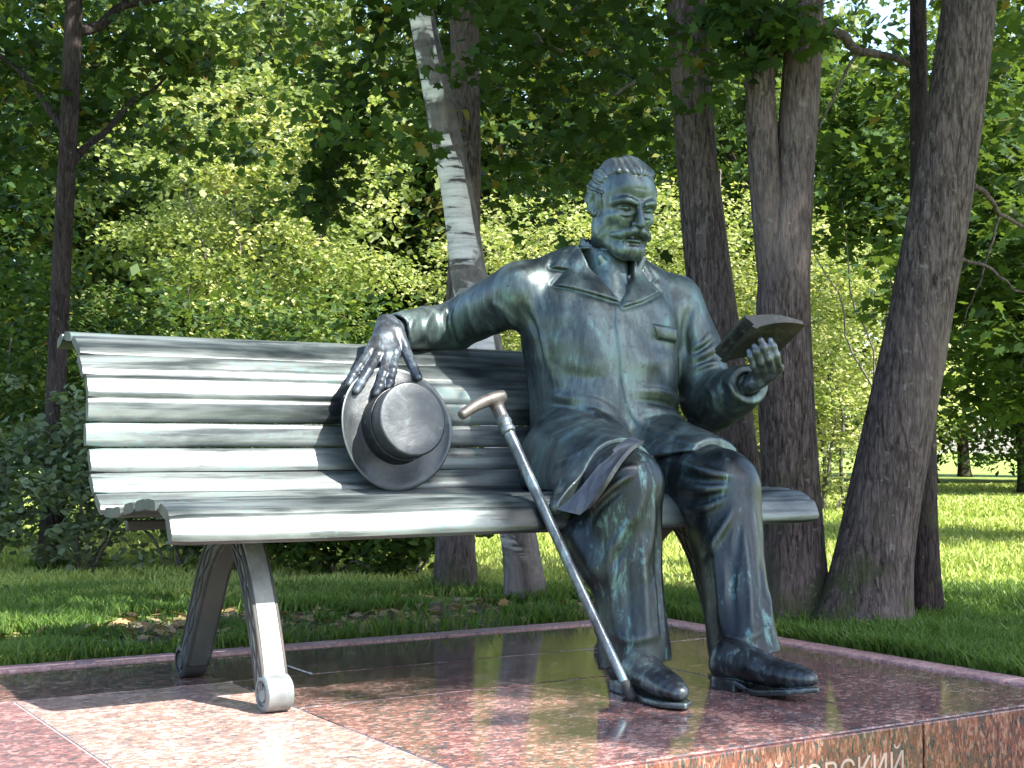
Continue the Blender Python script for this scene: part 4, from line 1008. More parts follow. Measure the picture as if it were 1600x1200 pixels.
ML = {
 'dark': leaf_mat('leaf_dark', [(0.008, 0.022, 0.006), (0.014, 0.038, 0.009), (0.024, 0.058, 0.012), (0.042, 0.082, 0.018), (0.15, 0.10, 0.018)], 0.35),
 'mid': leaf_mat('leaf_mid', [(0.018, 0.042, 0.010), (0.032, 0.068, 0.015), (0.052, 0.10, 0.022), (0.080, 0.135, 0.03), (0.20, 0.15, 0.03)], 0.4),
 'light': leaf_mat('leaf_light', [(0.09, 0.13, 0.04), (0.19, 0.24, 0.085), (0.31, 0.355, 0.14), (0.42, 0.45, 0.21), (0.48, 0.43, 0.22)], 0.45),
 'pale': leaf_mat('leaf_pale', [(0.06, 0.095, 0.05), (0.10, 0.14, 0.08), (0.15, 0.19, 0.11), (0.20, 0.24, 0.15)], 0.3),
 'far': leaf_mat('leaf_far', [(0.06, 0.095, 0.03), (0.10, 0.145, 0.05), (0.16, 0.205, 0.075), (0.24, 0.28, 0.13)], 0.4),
}
# leaf outlines in the xy plane, stem at the origin, unit length
LEAF_OVAL = (np.array([(0, 0, 0), (.30, .33, .05), (.34, .62, .06), (0, 1, -.05), (-.34, .62, .06), (-.30, .33, .05)]), [(0, 1, 2, 3), (0, 3, 4, 5)])
LEAF_QUAD = (np.array([(0, 0, 0), (.34, .5, .07), (0, 1, -.04), (-.34, .5, .07)]), [(0, 1, 2, 3)])
LEAF_LOBE = (np.array([(0, .05, 0), (.22, -.02, .02), (.50, .22, .04), (.32, .38, .03), (.48, .68, -.02), (.20, .66, .03), (0, 1.0, -.06), (-.20, .66, .03), (-.48, .68, -.02), (-.32, .38, .03), (-.50, .22, .04), (-.22, -.02, .02)]),
             [(0, 1, 2, 3), (0, 3, 4, 5), (0, 5, 6, 7), (0, 7, 8, 9), (0, 9, 10, 11)])
def leaves_vf(pos, size, shape, tint, up=0.6, rg=rng, droop=0.3):
    """one leaf of the given outline at every point"""
    n = len(pos); T, Fs = shape; m = len(T)
    # outward-ish tilted leaf planes
    nz = rg.normal(size=(n, 3)); nz[:, 2] = np.abs(nz[:, 2]) + up; nz /= np.linalg.norm(nz, axis=1)[:, None]
    d = rg.normal(size=(n, 3)); d[:, 2] -= droop; d -= nz * (d * nz).sum(1)[:, None]; d /= np.linalg.norm(d, axis=1)[:, None]
    x = np.cross(d, nz)
    size = np.broadcast_to(size, (n,)) * rg.uniform(.7, 1.25, n)
    V = pos[:, None, :] + size[:, None, None] * (T[None, :, :1] * x[:, None, :] + T[None, :, 1:2] * d[:, None, :] + T[None, :, 2:] * nz[:, None, :])
    Fq = np.concatenate([np.arange(n)[:, None] * m + np.array(f)[None, :] for f in Fs]) if n else np.zeros((0, 4), int)
    tv = np.repeat(tint, m)
    return V.reshape(-1, 3), Fq, tv
def leaf_mesh(name, V, Fq, tv, mat):
    V = np.ascontiguousarray(V, np.float32); Fq = np.ascontiguousarray(Fq, np.int32); me = bpy.data.meshes.new(name); n, k = Fq.shape
    me.vertices.add(len(V)); me.vertices.foreach_set('co', V.ravel()); me.loops.add(n * k); me.loops.foreach_set('vertex_index', Fq.ravel())
    me.polygons.add(n); me.polygons.foreach_set('loop_start', np.arange(0, n * k, k, dtype=np.int32)); me.polygons.foreach_set('loop_total', np.full(n, k, np.int32))
    at = me.attributes.new('tint', 'FLOAT', 'POINT'); at.data.foreach_set('value', np.asarray(tv, np.float32))
    me.update(calc_edges=True); me.materials.append(mat); return me
def clumps(centers, radii, per, rg, flat=0.6):
    """leaf positions: sprays of leaves round every clump centre"""
    n = len(centers); k = np.repeat(np.arange(n), per); g = rg.normal(size=(len(k), 3)); g /= np.linalg.norm(g, axis=1)[:, None]
    g *= (rg.random(len(k)) ** (1 / 2.2))[:, None]; g[:, 2] *= flat
    return centers[k] + g * np.asarray(radii)[k][:, None], k
def tints(k, rg, lo=0.0, hi=0.8, autumn=0.0, n=None):
    base = rg.uniform(lo, hi, k.max() + 1); t = np.clip(base[k] + rg.normal(size=len(k)) * .16, 0, .86)
    if autumn: t = np.where(rg.random(len(k)) < autumn, 1.0, t)
    return t

def bark_mat(name, c0, c1, c2, bump=1.0):
    """ridged bark: long vertical plates broken by cracks, paler on the crests"""
    t = NT(name); v = t.coords('Object', (34, 34, 6.5)); v2 = t.coords('Object', (70, 70, 16)); vv = t.coords('Object')
    n1 = t.noise(v, 1.6, 5, 0.62, 1.2); n2 = t.noise(vv, 2.2, 3, 0.5); n3 = t.noise(v2, 2.0, 4, 0.7, 0.4)
    vo = t.node('ShaderNodeTexVoronoi', feature='DISTANCE_TO_EDGE'); vo.inputs['Scale'].default_value = 1.15; wv = t.node('ShaderNodeVectorMath', operation='ADD'); t.link(v, wv.inputs[0])
    nv = t.node('ShaderNodeTexNoise'); nv.inputs['Scale'].default_value = 1.3; t.link(v, nv.inputs['Vector']); t.link(nv.outputs['Color'], wv.inputs[1]); t.link(wv.outputs[0], vo.inputs['Vector'])
    crack = t.ramp(vo.outputs[0], [(0.0, t.g(0)), (0.16, t.g(1))])
    s = t.math('ADD', t.math('MULTIPLY', n1, 0.45), t.math('ADD', t.math('MULTIPLY', n3, 0.42), t.math('MULTIPLY', crack, 0.09)))
    c = t.ramp(s, [(0.34, c0), (0.47, c1), (0.62, c2)])
    c = t.mix(t.ramp(n2, [(0.48, t.g(0)), (0.70, t.g(0.4))]), c, tuple(1.35 * a for a in c2))
    geo = t.node('ShaderNodeNewGeometry'); sp = t.node('ShaderNodeSeparateXYZ'); t.link(geo.outputs['Position'], sp.inputs[0]); n6 = t.noise(vv, 9, 5, 0.65)
    low = t.ramp(t.math('ADD', sp.outputs[2], t.math('MULTIPLY', n2, 0.9)), [(0.45, t.g(0.75)), (0.95, t.g(0.0))])
    moss = t.math('MULTIPLY', low, t.ramp(n6, [(0.48, t.g(0)), (0.60, t.g(1))])); c = t.mix(moss, c, (0.055, 0.068, 0.026))
    lich = t.ramp(t.noise(vv, 26, 4, 0.6), [(0.64, t.g(0)), (0.70, t.g(0.55))]); c = t.mix(lich, c, (0.20, 0.19, 0.175))
    t.set(Base_Color=c, Roughness=0.95, Normal=t.bump(s, bump, 0.025)); t.b.inputs['Specular IOR Level'].default_value = 0.12
    return t.m
MB = {'lime': bark_mat('bark_lime', (0.013, 0.010, 0.010), (0.064, 0.050, 0.049), (0.145, 0.116, 0.112)),
      'dark': bark_mat('bark_dark', (0.008, 0.007, 0.007), (0.028, 0.021, 0.022), (0.062, 0.048, 0.048)),
      'grey': bark_mat('bark_grey', (0.04, 0.036, 0.034), (0.13, 0.115, 0.105), (0.23, 0.205, 0.19))}
def birch_mat():
    t = NT('bark_birch'); vv = t.coords('Object'); ring = t.coords('Object', (2.2, 2.2, 16))
    n1 = t.noise(ring, 2.2, 5, 0.6, 0.3); n2 = t.noise(t.coords('Object', (5, 5, 3)), 2.4, 5, 0.7, 0.8); n3 = t.noise(vv, 2.0, 3, 0.5, 0.5)
    c = t.ramp(n1, [(0.41, (0.04, 0.034, 0.033)), (0.46, (0.34, 0.325, 0.32)), (0.6, (0.52, 0.50, 0.49))])
    dark = t.ramp(n2, [(0.35, (0.02, 0.016, 0.016)), (0.65, (0.13, 0.11, 0.105))])
    geo = t.node('ShaderNodeNewGeometry'); sp = t.node('ShaderNodeSeparateXYZ'); t.link(geo.outputs['Normal'], sp.inputs[0])
    side = t.math('ADD', sp.outputs[0], t.math('MULTIPLY', t.math('SUBTRACT', n3, 0.5), 2.6))     # one flank has split into black bark
    m1 = t.ramp(side, [(-0.0, t.g(0)), (0.12, t.g(1))]); m2 = t.ramp(t.noise(vv, 5, 4, 0.6, 0.6), [(0.52, t.g(0)), (0.58, t.g(0.95))])
    pos = t.node('ShaderNodeSeparateXYZ'); t.link(geo.outputs['Position'], pos.inputs[0])
    m3 = t.ramp(t.math('ADD', pos.outputs[2], t.math('MULTIPLY', t.math('SUBTRACT', n3, 0.5), 0.25)), [(0.16, t.g(1)), (0.26, t.g(0))])
    mm = t.math('MAXIMUM', t.math('MAXIMUM', m1, m2), m3)
    t.set(Base_Color=t.mix(mm, c, dark), Roughness=0.7, Normal=t.bump(t.math('SUBTRACT', n1, t.math('MULTIPLY', mm, 0.5)), 0.4, 0.01)); return t.m
MB['birch'] = birch_mat()
def trunk_vf(P, R, seed, nseg=180, n=80, rough=0.05, flare=0.35, zf=0.35):
    """trunk through axis points P with radii R; ridged bark, flared root collar"""
    Q = catmull(np.column_stack([P, R]), nseg); C_, r = Q[:, :3], Q[:, 3]
    r = r * (1 + flare * np.exp(-np.clip(C_[:, 2] - C_[0, 2], 0, 9) / zf * 2.2))
    V, Fq = tube_vf(C_, r, n); k = nseg * n; W = V[:k].reshape(nseg, n, 3); ax = C_[:, None, :]; rad = W - ax; a = np.arange(n) / n * 2 * math.pi
    z = np.cumsum(np.concatenate([[0], np.linalg.norm(np.diff(C_, axis=0), axis=1)]))[:, None]
    ca, sa = np.cos(a)[None, :], np.sin(a)[None, :]
    d = .55 * vnoise(ca * 1.6, sa * 1.6, z * 1.4, seed) + .35 * vnoise(ca * 5, sa * 5, z * 2.2, seed + 1) + .30 * vnoise(ca * 11, sa * 11, z * 5, seed + 2) + .55 * (np.abs(vnoise(ca * 9, sa * 9, z * 2.4, seed + 3)) - .3) + .25 * vnoise(ca * 22, sa * 22, z * 9, seed + 4)
    root = .5 * np.exp(-z / .12) * np.cos(a[None, :] * 5 + seed) * flare
    W = ax + rad * (1 + rough * d + root * .35)[..., None]
    V[:k] = W.reshape(-1, 3); return V, Fq
def limb_vf(a, b, r0, r1, seed, sag=0.05, n=9):
    g = np.random.default_rng(seed); P = np.array([a * (1 - t) + b * t for t in np.linspace(0, 1, 7)]); L = np.linalg.norm(b - a)
    P[1:-1] += g.normal(size=(5, 3)) * L * .014; P[:, 2] += np.sin(np.linspace(0, math.pi, 7)) * sag * L
    P = catmull(P, 16); return tube_vf(P, np.linspace(r0, r1, 16), n)
def make_tree(name, label, axis, R, bark, leafkey, crown_fn, group=None, limbs=(), seed=1, rough=.05, flare=.35, extra_axis=None, shape=LEAF_LOBE):
    """tree > trunk, crown; axis points in world space; crown_fn returns (pos, size, tint)"""
    axis = np.asarray(axis, float); o = tag(thing(name, axis[0]), label, 'tree', group)
    parts_ = [trunk_vf(axis, R, seed, rough=rough, flare=flare)]
    if extra_axis is not None:
        for A2, R2 in extra_axis: parts_.append(trunk_vf(np.asarray(A2, float), R2, seed + 9, rough=rough, flare=0))
    for (a, b, r0, r1) in limbs: parts_.append(limb_vf(np.asarray(a, float), np.asarray(b, float), r0, r1, seed + len(parts_)))
    V, Fq = merge(parts_); mesh_np('trunk', V, Fq, MB[bark], o)
    if crown_fn is not None:
        pos, size, tint = crown_fn; V, Fq, tv = leaves_vf(pos, size, shape, tint); me = leaf_mesh('crown', V, Fq, tv, ML[leafkey]); c = bpy.data.objects.new('crown', me); COL.objects.link(c); adopt(c, o)
    return o
def axis_px(pts, base_uv, depth=None):
    """trunk axis from pixels, standing on the ground at base_uv; the lean stays in the plane facing the lens"""
    b = pz(*base_uv, -0.01); dep = (b - _C) @ _F
    return np.array([b] + [pd(u, v, dep) for u, v in pts])
def ell_crown(c, r, n, spread, per, size, seed, tint=(0, .8), autumn=0.0, shell=0.35, flat=.6):
    g = np.random.default_rng(seed); q = g.normal(size=(n, 3)); q /= np.linalg.norm(q, axis=1)[:, None]; q *= (shell + (1 - shell) * g.random(n) ** .5)[:, None]
    C_ = np.asarray(c) + q * np.asarray(r) * (1 + .16 * g.normal(size=(n, 1))); pos, k = clumps(C_, g.uniform(.6, 1.3, n) * spread, per, g, flat)
    ok = pos[:, 2] > ground_z(pos[:, 0], pos[:, 1]) + .03
    return pos[ok], size, tints(k, g, *tint, autumn)[ok]
# ------------------------------------------------------------------ the trees round the monument
def hw(px_, dep): return px_ * dep / F_PX / 2
def sprays(list_px, depth, n, spread, per, size, seed, tint=(0, .8), autumn=0.0, jitter=.35):
    """low branches: leaf sprays around the given places (pixel direction + distance along the view)"""
    g = np.random.default_rng(seed); base = np.array([pd(u, v, depth) for u, v in list_px]); k = g.integers(0, len(base), n)
    C_ = base[k] + g.normal(size=(n, 3)) * jitter * np.array([1, 1, .45]); pos, kk = clumps(C_, g.uniform(.6, 1.3, n) * spread, per, g, .45)
    return pos, size, tints(kk, g, *tint, autumn)
def cat_crown(*L):
    return np.concatenate([l[0] for l in L]), np.concatenate([np.broadcast_to(l[1], (len(l[0]),)) for l in L]), np.concatenate([l[2] for l in L])
def along(axis, z):
    for a, b in zip(axis[:-1], axis[1:]):
        if a[2] <= z <= b[2]: return a + (b - a) * (z - a[2]) / (b[2] - a[2])
    return axis[-1]

# left dark trunk
A = axis_px([(84, 760), (88, 600), (97, 400), (112, 100), (120, -250), (118, -900)], (80, 890)); D_ = (A[0] - _C) @ _F
cr = cat_crown(sprays([(-60, 60), (20, 20), (190, 20), (250, 60), (20, 190), (200, 140), (200, 235), (0, 130)], D_ + .55, 74, .28, 46, .056, 31, (.15, .8), .01), ell_crown(A[-1] + [0, 0, -.4], (1.7, 1.7, 1.5), 100, .45, 40, .11, 32, (0, .6)))
make_tree('maple_tree', 'slim dark maple trunk standing behind the hedge past the bench end', A, [hw(40, D_), hw(32, D_), hw(30, D_), hw(29, D_), hw(27, D_), hw(24, D_), .03], 'dark', 'dark', cr, seed=3,
          limbs=[(along(A, 1.9), pd(260, 120, D_ + .5), .022, .007), (along(A, 2.1), pd(-30, 60, D_ + .4), .022, .008), (along(A, 2.6), pd(330, -20, D_ + .4), .03, .01)])
# birch
A = axis_px([(812, 850), (786, 700), (760, 560), (736, 450), (716, 310), (690, 180), (660, 30), (622, -160), (580, -600), (560, -1000)], (822, 945)); D_ = (A[0] - _C) @ _F
cr = cat_crown(sprays([(560, 60), (620, 150), (520, 150), (600, 40), (560, 240)], D_ + .6, 30, .2, 30, .048, 41, (.1, .6), .06), ell_crown(A[-1] + [0, 0, -.5], (1.5, 1.5, 1.7), 110, .42, 36, .08, 42, (0, .7)))
birch = make_tree('birch_tree', 'leaning white-barked birch rising behind the bench', A, [hw(64, D_), hw(56, D_), hw(58, D_), hw(58, D_), hw(56, D_), hw(50, D_), hw(46, D_), hw(40, D_), hw(36, D_), .05, .03], 'birch', 'mid', cr, seed=5, rough=.03, flare=.12, shape=LEAF_OVAL,
          limbs=[])
# dark trunk behind the birch
A = axis_px([(712, 800), (714, 600), (724, 420), (729, 250), (727, 100), (724, -60), (722, -500), (718, -1000)], (712, 930)); D_ = (A[0] - _C) @ _F
cr = cat_crown(sprays([(820, 40), (900, 90), (840, 160), (760, 40), (900, 20), (960, 60), (800, 230), (860, 240)], D_ + .8, 60, .25, 44, .054, 51, (0, .6), .03), ell_crown(A[-1] + [0, 0, -.5], (1.7, 1.7, 1.6), 100, .45, 36, .10, 52, (0, .6)))
make_tree('maple_tree', 'straight dark trunk standing right behind the leaning birch', A, [hw(58, D_), hw(56, D_), hw(52, D_), hw(48, D_), hw(44, D_), hw(44, D_), hw(44, D_), .05, .03], 'lime', 'dark', cr, seed=8,
          limbs=[(along(A, 2.2), pd(880, 80, D_ + .7), .025, .008), (along(A, 2.4), pd(960, -10, D_ + .6), .025, .008)])
# trunk at the sitter's shoulder
A = axis_px([(1172, 860), (1152, 720), (1132, 590), (1108, 430), (1092, 280), (1082, 150), (1072, 0), (1064, -150), (1050, -500), (1040, -950)], (1182, 962)); D_ = (A[0] - _C) @ _F
cr = cat_crown(sprays([(1000, 30), (960, 60), (970, 130), (1020, 170), (990, 210), (930, 60), (1010, 90)], D_ + .15, 34, .20, 40, .050, 61, (0, .6), .02), ell_crown(A[-1] + [0, 0, -.5], (1.6, 1.6, 1.6), 100, .45, 36, .10, 62, (0, .6)))
make_tree('lime_tree', 'grey-brown lime trunk rising behind the statue at its shoulder', A, [hw(74, D_), hw(70, D_), hw(66, D_), hw(70, D_), hw(70, D_), hw(64, D_), hw(62, D_), hw(60, D_), hw(56, D_), .05, .03], 'lime', 'dark', cr, seed=12, flare=.5,
          limbs=[(along(A, 1.95), pd(960, 150, D_ + .1), .016, .005), (along(A, 2.2), pd(1170, -20, D_ - .1), .018, .006)])
# forked trunk behind the book
A = axis_px([(1240, 820), (1230, 650), (1224, 500), (1228, 400), (1240, 280), (1250, 150), (1258, 0), (1262, -200), (1266, -950)], (1242, 978)); D_ = (A[0] - _C) @ _F
A2 = np.array([pd(u, v, D_ - .01) for u, v in ((1212, 500), (1206, 400), (1197, 300), (1190, 200), (1186, 90), (1180, -60), (1165, -400), (1150, -800))])
cr = cat_crown(sprays([(1150, 0), (1195, 20), (1175, 60), (1205, 50), (1140, 40)], D_ - .18, 15, .13, 34, .045, 71, (0, .6), .01, .10), ell_crown(A[-1] + [0, 0, .1], (1.4, 1.4, 1.3), 90, .42, 36, .09, 72, (0, .6)))
make_tree('lime_tree', 'thick forked lime trunk standing behind the open book', A, [hw(92, D_), hw(88, D_), hw(88, D_), hw(86, D_), hw(78, D_), hw(64, D_), hw(60, D_), hw(56, D_), hw(54, D_), .04], 'lime', 'dark', cr, seed=15, flare=.5, extra_axis=[(A2, [hw(40, D_), hw(50, D_), hw(50, D_), hw(48, D_), hw(46, D_), hw(42, D_), .05, .03])],
          limbs=[(pd(1266, 30, D_), pd(1345, 82, D_ + .1), .020, .015), (pd(1345, 82, D_ + .1), pd(1430, 108, D_ + .2), .015, .010), (pd(1340, 84, D_ + .1), pd(1278, 205, D_ + .1), .006, .003)])
# leaning trunk
A = axis_px([(1378, 800), (1402, 680), (1422, 580), (1446, 450), (1476, 280), (1500, 120), (1515, 0), (1530, -150), (1560, -500), (1580, -900)], (1345, 985)); D_ = (A[0] - _C) @ _F
cr = cat_crown(sprays([(1560, 20), (1590, 120), (1600, 220), (1560, 260)], D_ + 1.2, 34, .22, 40, .056, 81, (0, .6), .01), ell_crown(A[-1] + [0, 0, .5], (1.3, 1.3, 1.2), 85, .40, 36, .09, 82, (0, .6)))
make_tree('lime_tree', 'thick leaning lime trunk at the corner of the plinth', A, [hw(112, D_), hw(108, D_), hw(106, D_), hw(102, D_), hw(96, D_), hw(90, D_), hw(86, D_), hw(82, D_), hw(76, D_), .06, .03], 'lime', 'dark', cr, seed=18, flare=.5,
          limbs=[(pd(1508, 275, D_), pd(1560, 335, D_ + .2), .011, .008), (pd(1560, 335, D_ + .2), pd(1640, 385, D_ + .3), .008, .005), (pd(1562, 338, D_ + .2), pd(1530, 450, D_ + .25), .005, .003), (pd(1495, 402, D_), pd(1560, 432, D_ + .2), .007, .005), (pd(1560, 432, D_ + .2), pd(1640, 500, D_ + .4), .005, .003), (pd(1535, 430, D_ + .2), pd(1500, 520, D_ + .3), .003, .002)])
# slim trunk behind the leaning one
A = axis_px([(1441, 820), (1441, 650), (1440, 450), (1437, 250), (1435, 80), (1434, -150), (1430, -800)], (1443, 972)); D_ = (A[0] - _C) @ _F
make_tree('lime_tree', 'slim straight trunk half hidden behind the leaning lime', A, [hw(54, D_), hw(46, D_), hw(42, D_), hw(36, D_), hw(29, D_), hw(26, D_), hw(22, D_), .02], 'dark', 'dark', ell_crown(A[-1] + [0, 0, -.2], (1.2, 1.2, 1.3), 90, .40, 36, .09, 92, (0, .6)), seed=21)

# shade trees added out of the picture, crowns shaped to shade sitter and grass
def shade_tree(base, c, r, n, seed, label):
    base = np.array(base, float); base[2] = ground_z(base[0], base[1]); c = np.array(c, float)
    A = np.array([base, base + [.05, .02, 1.5], base * .5 + c * .5 + [0, 0, .4], c]); 
    cr = ell_crown(c, r, n, .32, 46, .10, seed, (0, .6), .0, .15)
    g = np.random.default_rng(seed); limbs = [(along(A, max(base[2] + 2.6, c[2] - 1.8)), c + g.normal(size=3) * np.array(r) * .55, .05, .012) for _ in range(6)]
    return make_tree('lime_tree', label, A, [.19, .16, .13, .05], 'lime', 'dark', cr, seed=seed, limbs=limbs, shape=LEAF_OVAL)
SHADE = [shade_tree((5.9, -2.6, 0), (5.35, -1.9, 6.2), (1.2, 2.5, 1.4), 330, 101, 'unseen broad lime tree added before the plinth to shade the sitter'),
         shade_tree((5.4, 0.1, 0), (4.0, 1.45, 6.3), (1.7, 1.15, 1.1), 170, 103, 'unseen lime tree added on the near side of the plinth to shade the lawn')]

# ------------------------------------------------------------------ sunlit young trees and shrubs behind
def bush(name, label, cat, u, v_base, dep, rx, rz, zc, key, n, spread, per, size, seed, tint=(.1, .85), group=None, shape=LEAF_QUAD, stems=4, ry=None, autumn=0.0):
    b = pd(u, v_base, dep); b[2] = ground_z(b[0], b[1]); o = tag(thing(name, b), label, cat, group)
    c = b + [0, 0, zc]; g = np.random.default_rng(seed); L = []
    for i in range(stems):
        e = c + g.normal(size=3) * np.array([rx, rx, rz]) * .45; e[2] = max(e[2], b[2] + .3 * zc); L.append(limb_vf(b + g.normal(size=3) * [.05 * rx, .05 * rx, 0] - [0, 0, .03], e, max(.008, .016 * rz), .004, seed + i, .06, 7))
    V, Fq = merge(L); mesh_np('trunk' if cat == 'tree' else 'stem', V, Fq, MB['grey'], o)
    pos, sz, tt = ell_crown(c, (rx, ry or rx * .9, rz), n, spread, per, size, seed, tint, autumn, .25); V, Fq, tv = leaves_vf(pos, sz, shape, tt, .9)
    me = leaf_mesh('crown' if cat == 'tree' else 'foliage', V, Fq, tv, ML[key]); c_ = bpy.data.objects.new(me.name, me); COL.objects.link(c_); adopt(c_, o); return o
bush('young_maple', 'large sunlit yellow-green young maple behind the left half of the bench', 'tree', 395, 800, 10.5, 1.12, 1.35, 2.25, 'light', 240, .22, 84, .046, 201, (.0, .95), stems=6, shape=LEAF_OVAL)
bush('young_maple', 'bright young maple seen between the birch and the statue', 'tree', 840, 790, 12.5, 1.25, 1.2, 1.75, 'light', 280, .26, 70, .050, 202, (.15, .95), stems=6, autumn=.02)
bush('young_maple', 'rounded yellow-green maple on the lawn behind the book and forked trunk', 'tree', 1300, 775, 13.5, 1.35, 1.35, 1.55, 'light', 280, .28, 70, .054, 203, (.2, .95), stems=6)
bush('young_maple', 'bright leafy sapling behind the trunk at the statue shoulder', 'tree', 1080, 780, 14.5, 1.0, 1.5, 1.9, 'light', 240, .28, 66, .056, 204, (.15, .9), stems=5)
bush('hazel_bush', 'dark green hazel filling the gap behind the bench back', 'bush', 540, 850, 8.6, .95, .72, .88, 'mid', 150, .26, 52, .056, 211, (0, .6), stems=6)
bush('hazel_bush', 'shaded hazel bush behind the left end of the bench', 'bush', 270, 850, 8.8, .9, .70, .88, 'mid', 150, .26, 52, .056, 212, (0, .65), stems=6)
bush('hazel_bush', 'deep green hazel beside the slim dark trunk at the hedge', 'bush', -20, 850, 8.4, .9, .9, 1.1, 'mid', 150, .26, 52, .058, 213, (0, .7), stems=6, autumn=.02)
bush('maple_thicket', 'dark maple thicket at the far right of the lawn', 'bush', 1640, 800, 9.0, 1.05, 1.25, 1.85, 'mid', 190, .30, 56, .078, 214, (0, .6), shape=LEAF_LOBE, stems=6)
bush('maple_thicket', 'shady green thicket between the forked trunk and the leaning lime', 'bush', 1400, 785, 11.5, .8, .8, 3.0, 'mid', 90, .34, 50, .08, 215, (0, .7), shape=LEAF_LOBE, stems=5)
# low hedge along the left edge of the lawn
HL = ['pale grey-green hedge bush at the outer end of the hedge', 'pale-leaved hedge bush round the foot of the slim dark trunk', 'loose hedge bush below the end of the bench seat', 'low dark hedge bush behind the bench leg', 'dense low hedge bush behind the middle of the bench', 'glossy hedge bush beside the straight dark trunk']
for i, (u, vb, dep, rx, rz, key) in enumerate(((-20, 893, 6.9, .42, .42, 'pale'), (130, 893, 6.65, .40, .40, 'pale'), (270, 896, 6.6, .36, .33, 'pale'), (390, 900, 6.6, .36, .27, 'mid'), (510, 905, 6.4, .38, .25, 'mid'), (630, 912, 6.2, .32, .25, 'mid'))):
    bush('hedge_bush', HL[i], 'bush', u, vb, dep, rx, rz, rz * 1.12, key, 80, .12, 30, .048, 230 + i, (.1, .9), 'hedge bushes along the lawn', LEAF_OVAL, 6)
# hanging twig with leaves in front of the bright maple
def twig():
    P = catmull(np.array([pd(u, v, d_) for u, v, d_ in ((600, 20, 6.2), (566, 130, 6.1), (540, 210, 6.05), (520, 270, 6.0), (498, 330, 6.0))]), 20); return P
tw_ = twig(); g = np.random.default_rng(5)
pos, kk = clumps(np.concatenate([tw_[6:], tw_[10:] + [.06, .1, -.03], tw_[12:] - [.1, .06, .0]]), np.full(32, .11), 9, g, .8)
V, Fq = tube_vf(tw_, np.linspace(.010, .003, 20), 7); o = mesh_np('branch', V, Fq, MB['dark'], birch)
V, Fq, tv = leaves_vf(pos, .06, LEAF_LOBE, tints(kk, g, 0, .3), .2); me = leaf_mesh('leaves', V, Fq, tv, ML['dark']); c_ = bpy.data.objects.new('leaves', me); COL.objects.link(c_); adopt(c_, o)

# ------------------------------------------------------------------ woodland beyond the lawn
protos = []
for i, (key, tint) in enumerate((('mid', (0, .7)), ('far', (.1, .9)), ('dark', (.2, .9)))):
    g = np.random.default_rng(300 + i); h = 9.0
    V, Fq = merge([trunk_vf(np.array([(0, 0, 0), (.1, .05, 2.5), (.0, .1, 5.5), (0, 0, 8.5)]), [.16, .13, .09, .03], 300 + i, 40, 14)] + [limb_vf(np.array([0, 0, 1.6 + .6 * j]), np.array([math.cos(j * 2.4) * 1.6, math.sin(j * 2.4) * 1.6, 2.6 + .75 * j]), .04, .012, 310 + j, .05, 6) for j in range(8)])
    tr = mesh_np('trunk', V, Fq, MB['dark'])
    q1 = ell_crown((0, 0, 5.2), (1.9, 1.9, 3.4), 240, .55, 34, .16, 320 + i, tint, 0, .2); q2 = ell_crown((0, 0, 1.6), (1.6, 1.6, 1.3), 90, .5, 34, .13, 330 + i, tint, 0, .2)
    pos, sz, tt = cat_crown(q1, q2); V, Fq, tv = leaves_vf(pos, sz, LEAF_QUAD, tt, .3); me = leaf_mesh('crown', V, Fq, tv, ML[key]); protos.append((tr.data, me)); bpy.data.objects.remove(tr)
g = np.random.default_rng(77)
WL = ('leafy green tree in the woodland beyond the lawn', 'paler grey-green tree in the woodland beyond the lawn', 'dark leafy tree in the woodland beyond the lawn')
spots = [(u, d_) for d_ in (17.5, 22.5, 29.0) for u in np.arange(-350, 2000, 2050 * 2.6 / d_ / 3.0 * 1.9)]
for j, (u, d_) in enumerate(spots):
    p = pd(u + g.normal() * 40, 700, d_ + g.normal() * .9); k = int(g.integers(0, 3)); p[2] = ground_z(p[0], p[1]) - .02
    if d_ < 18 and 1240 < u < 1500: continue
    o = tag(thing('woodland_tree', p), WL[k], 'tree', 'woodland trees')
    s = g.uniform(.62, 1.0); o.rotation_euler = (0, 0, g.uniform(0, 6.28)); o.scale = (s, s, s * g.uniform(.85, 1.1))
    for me in protos[k]: c_ = bpy.data.objects.new(me.name.split('.')[0], me); COL.objects.link(c_); c_.parent = o

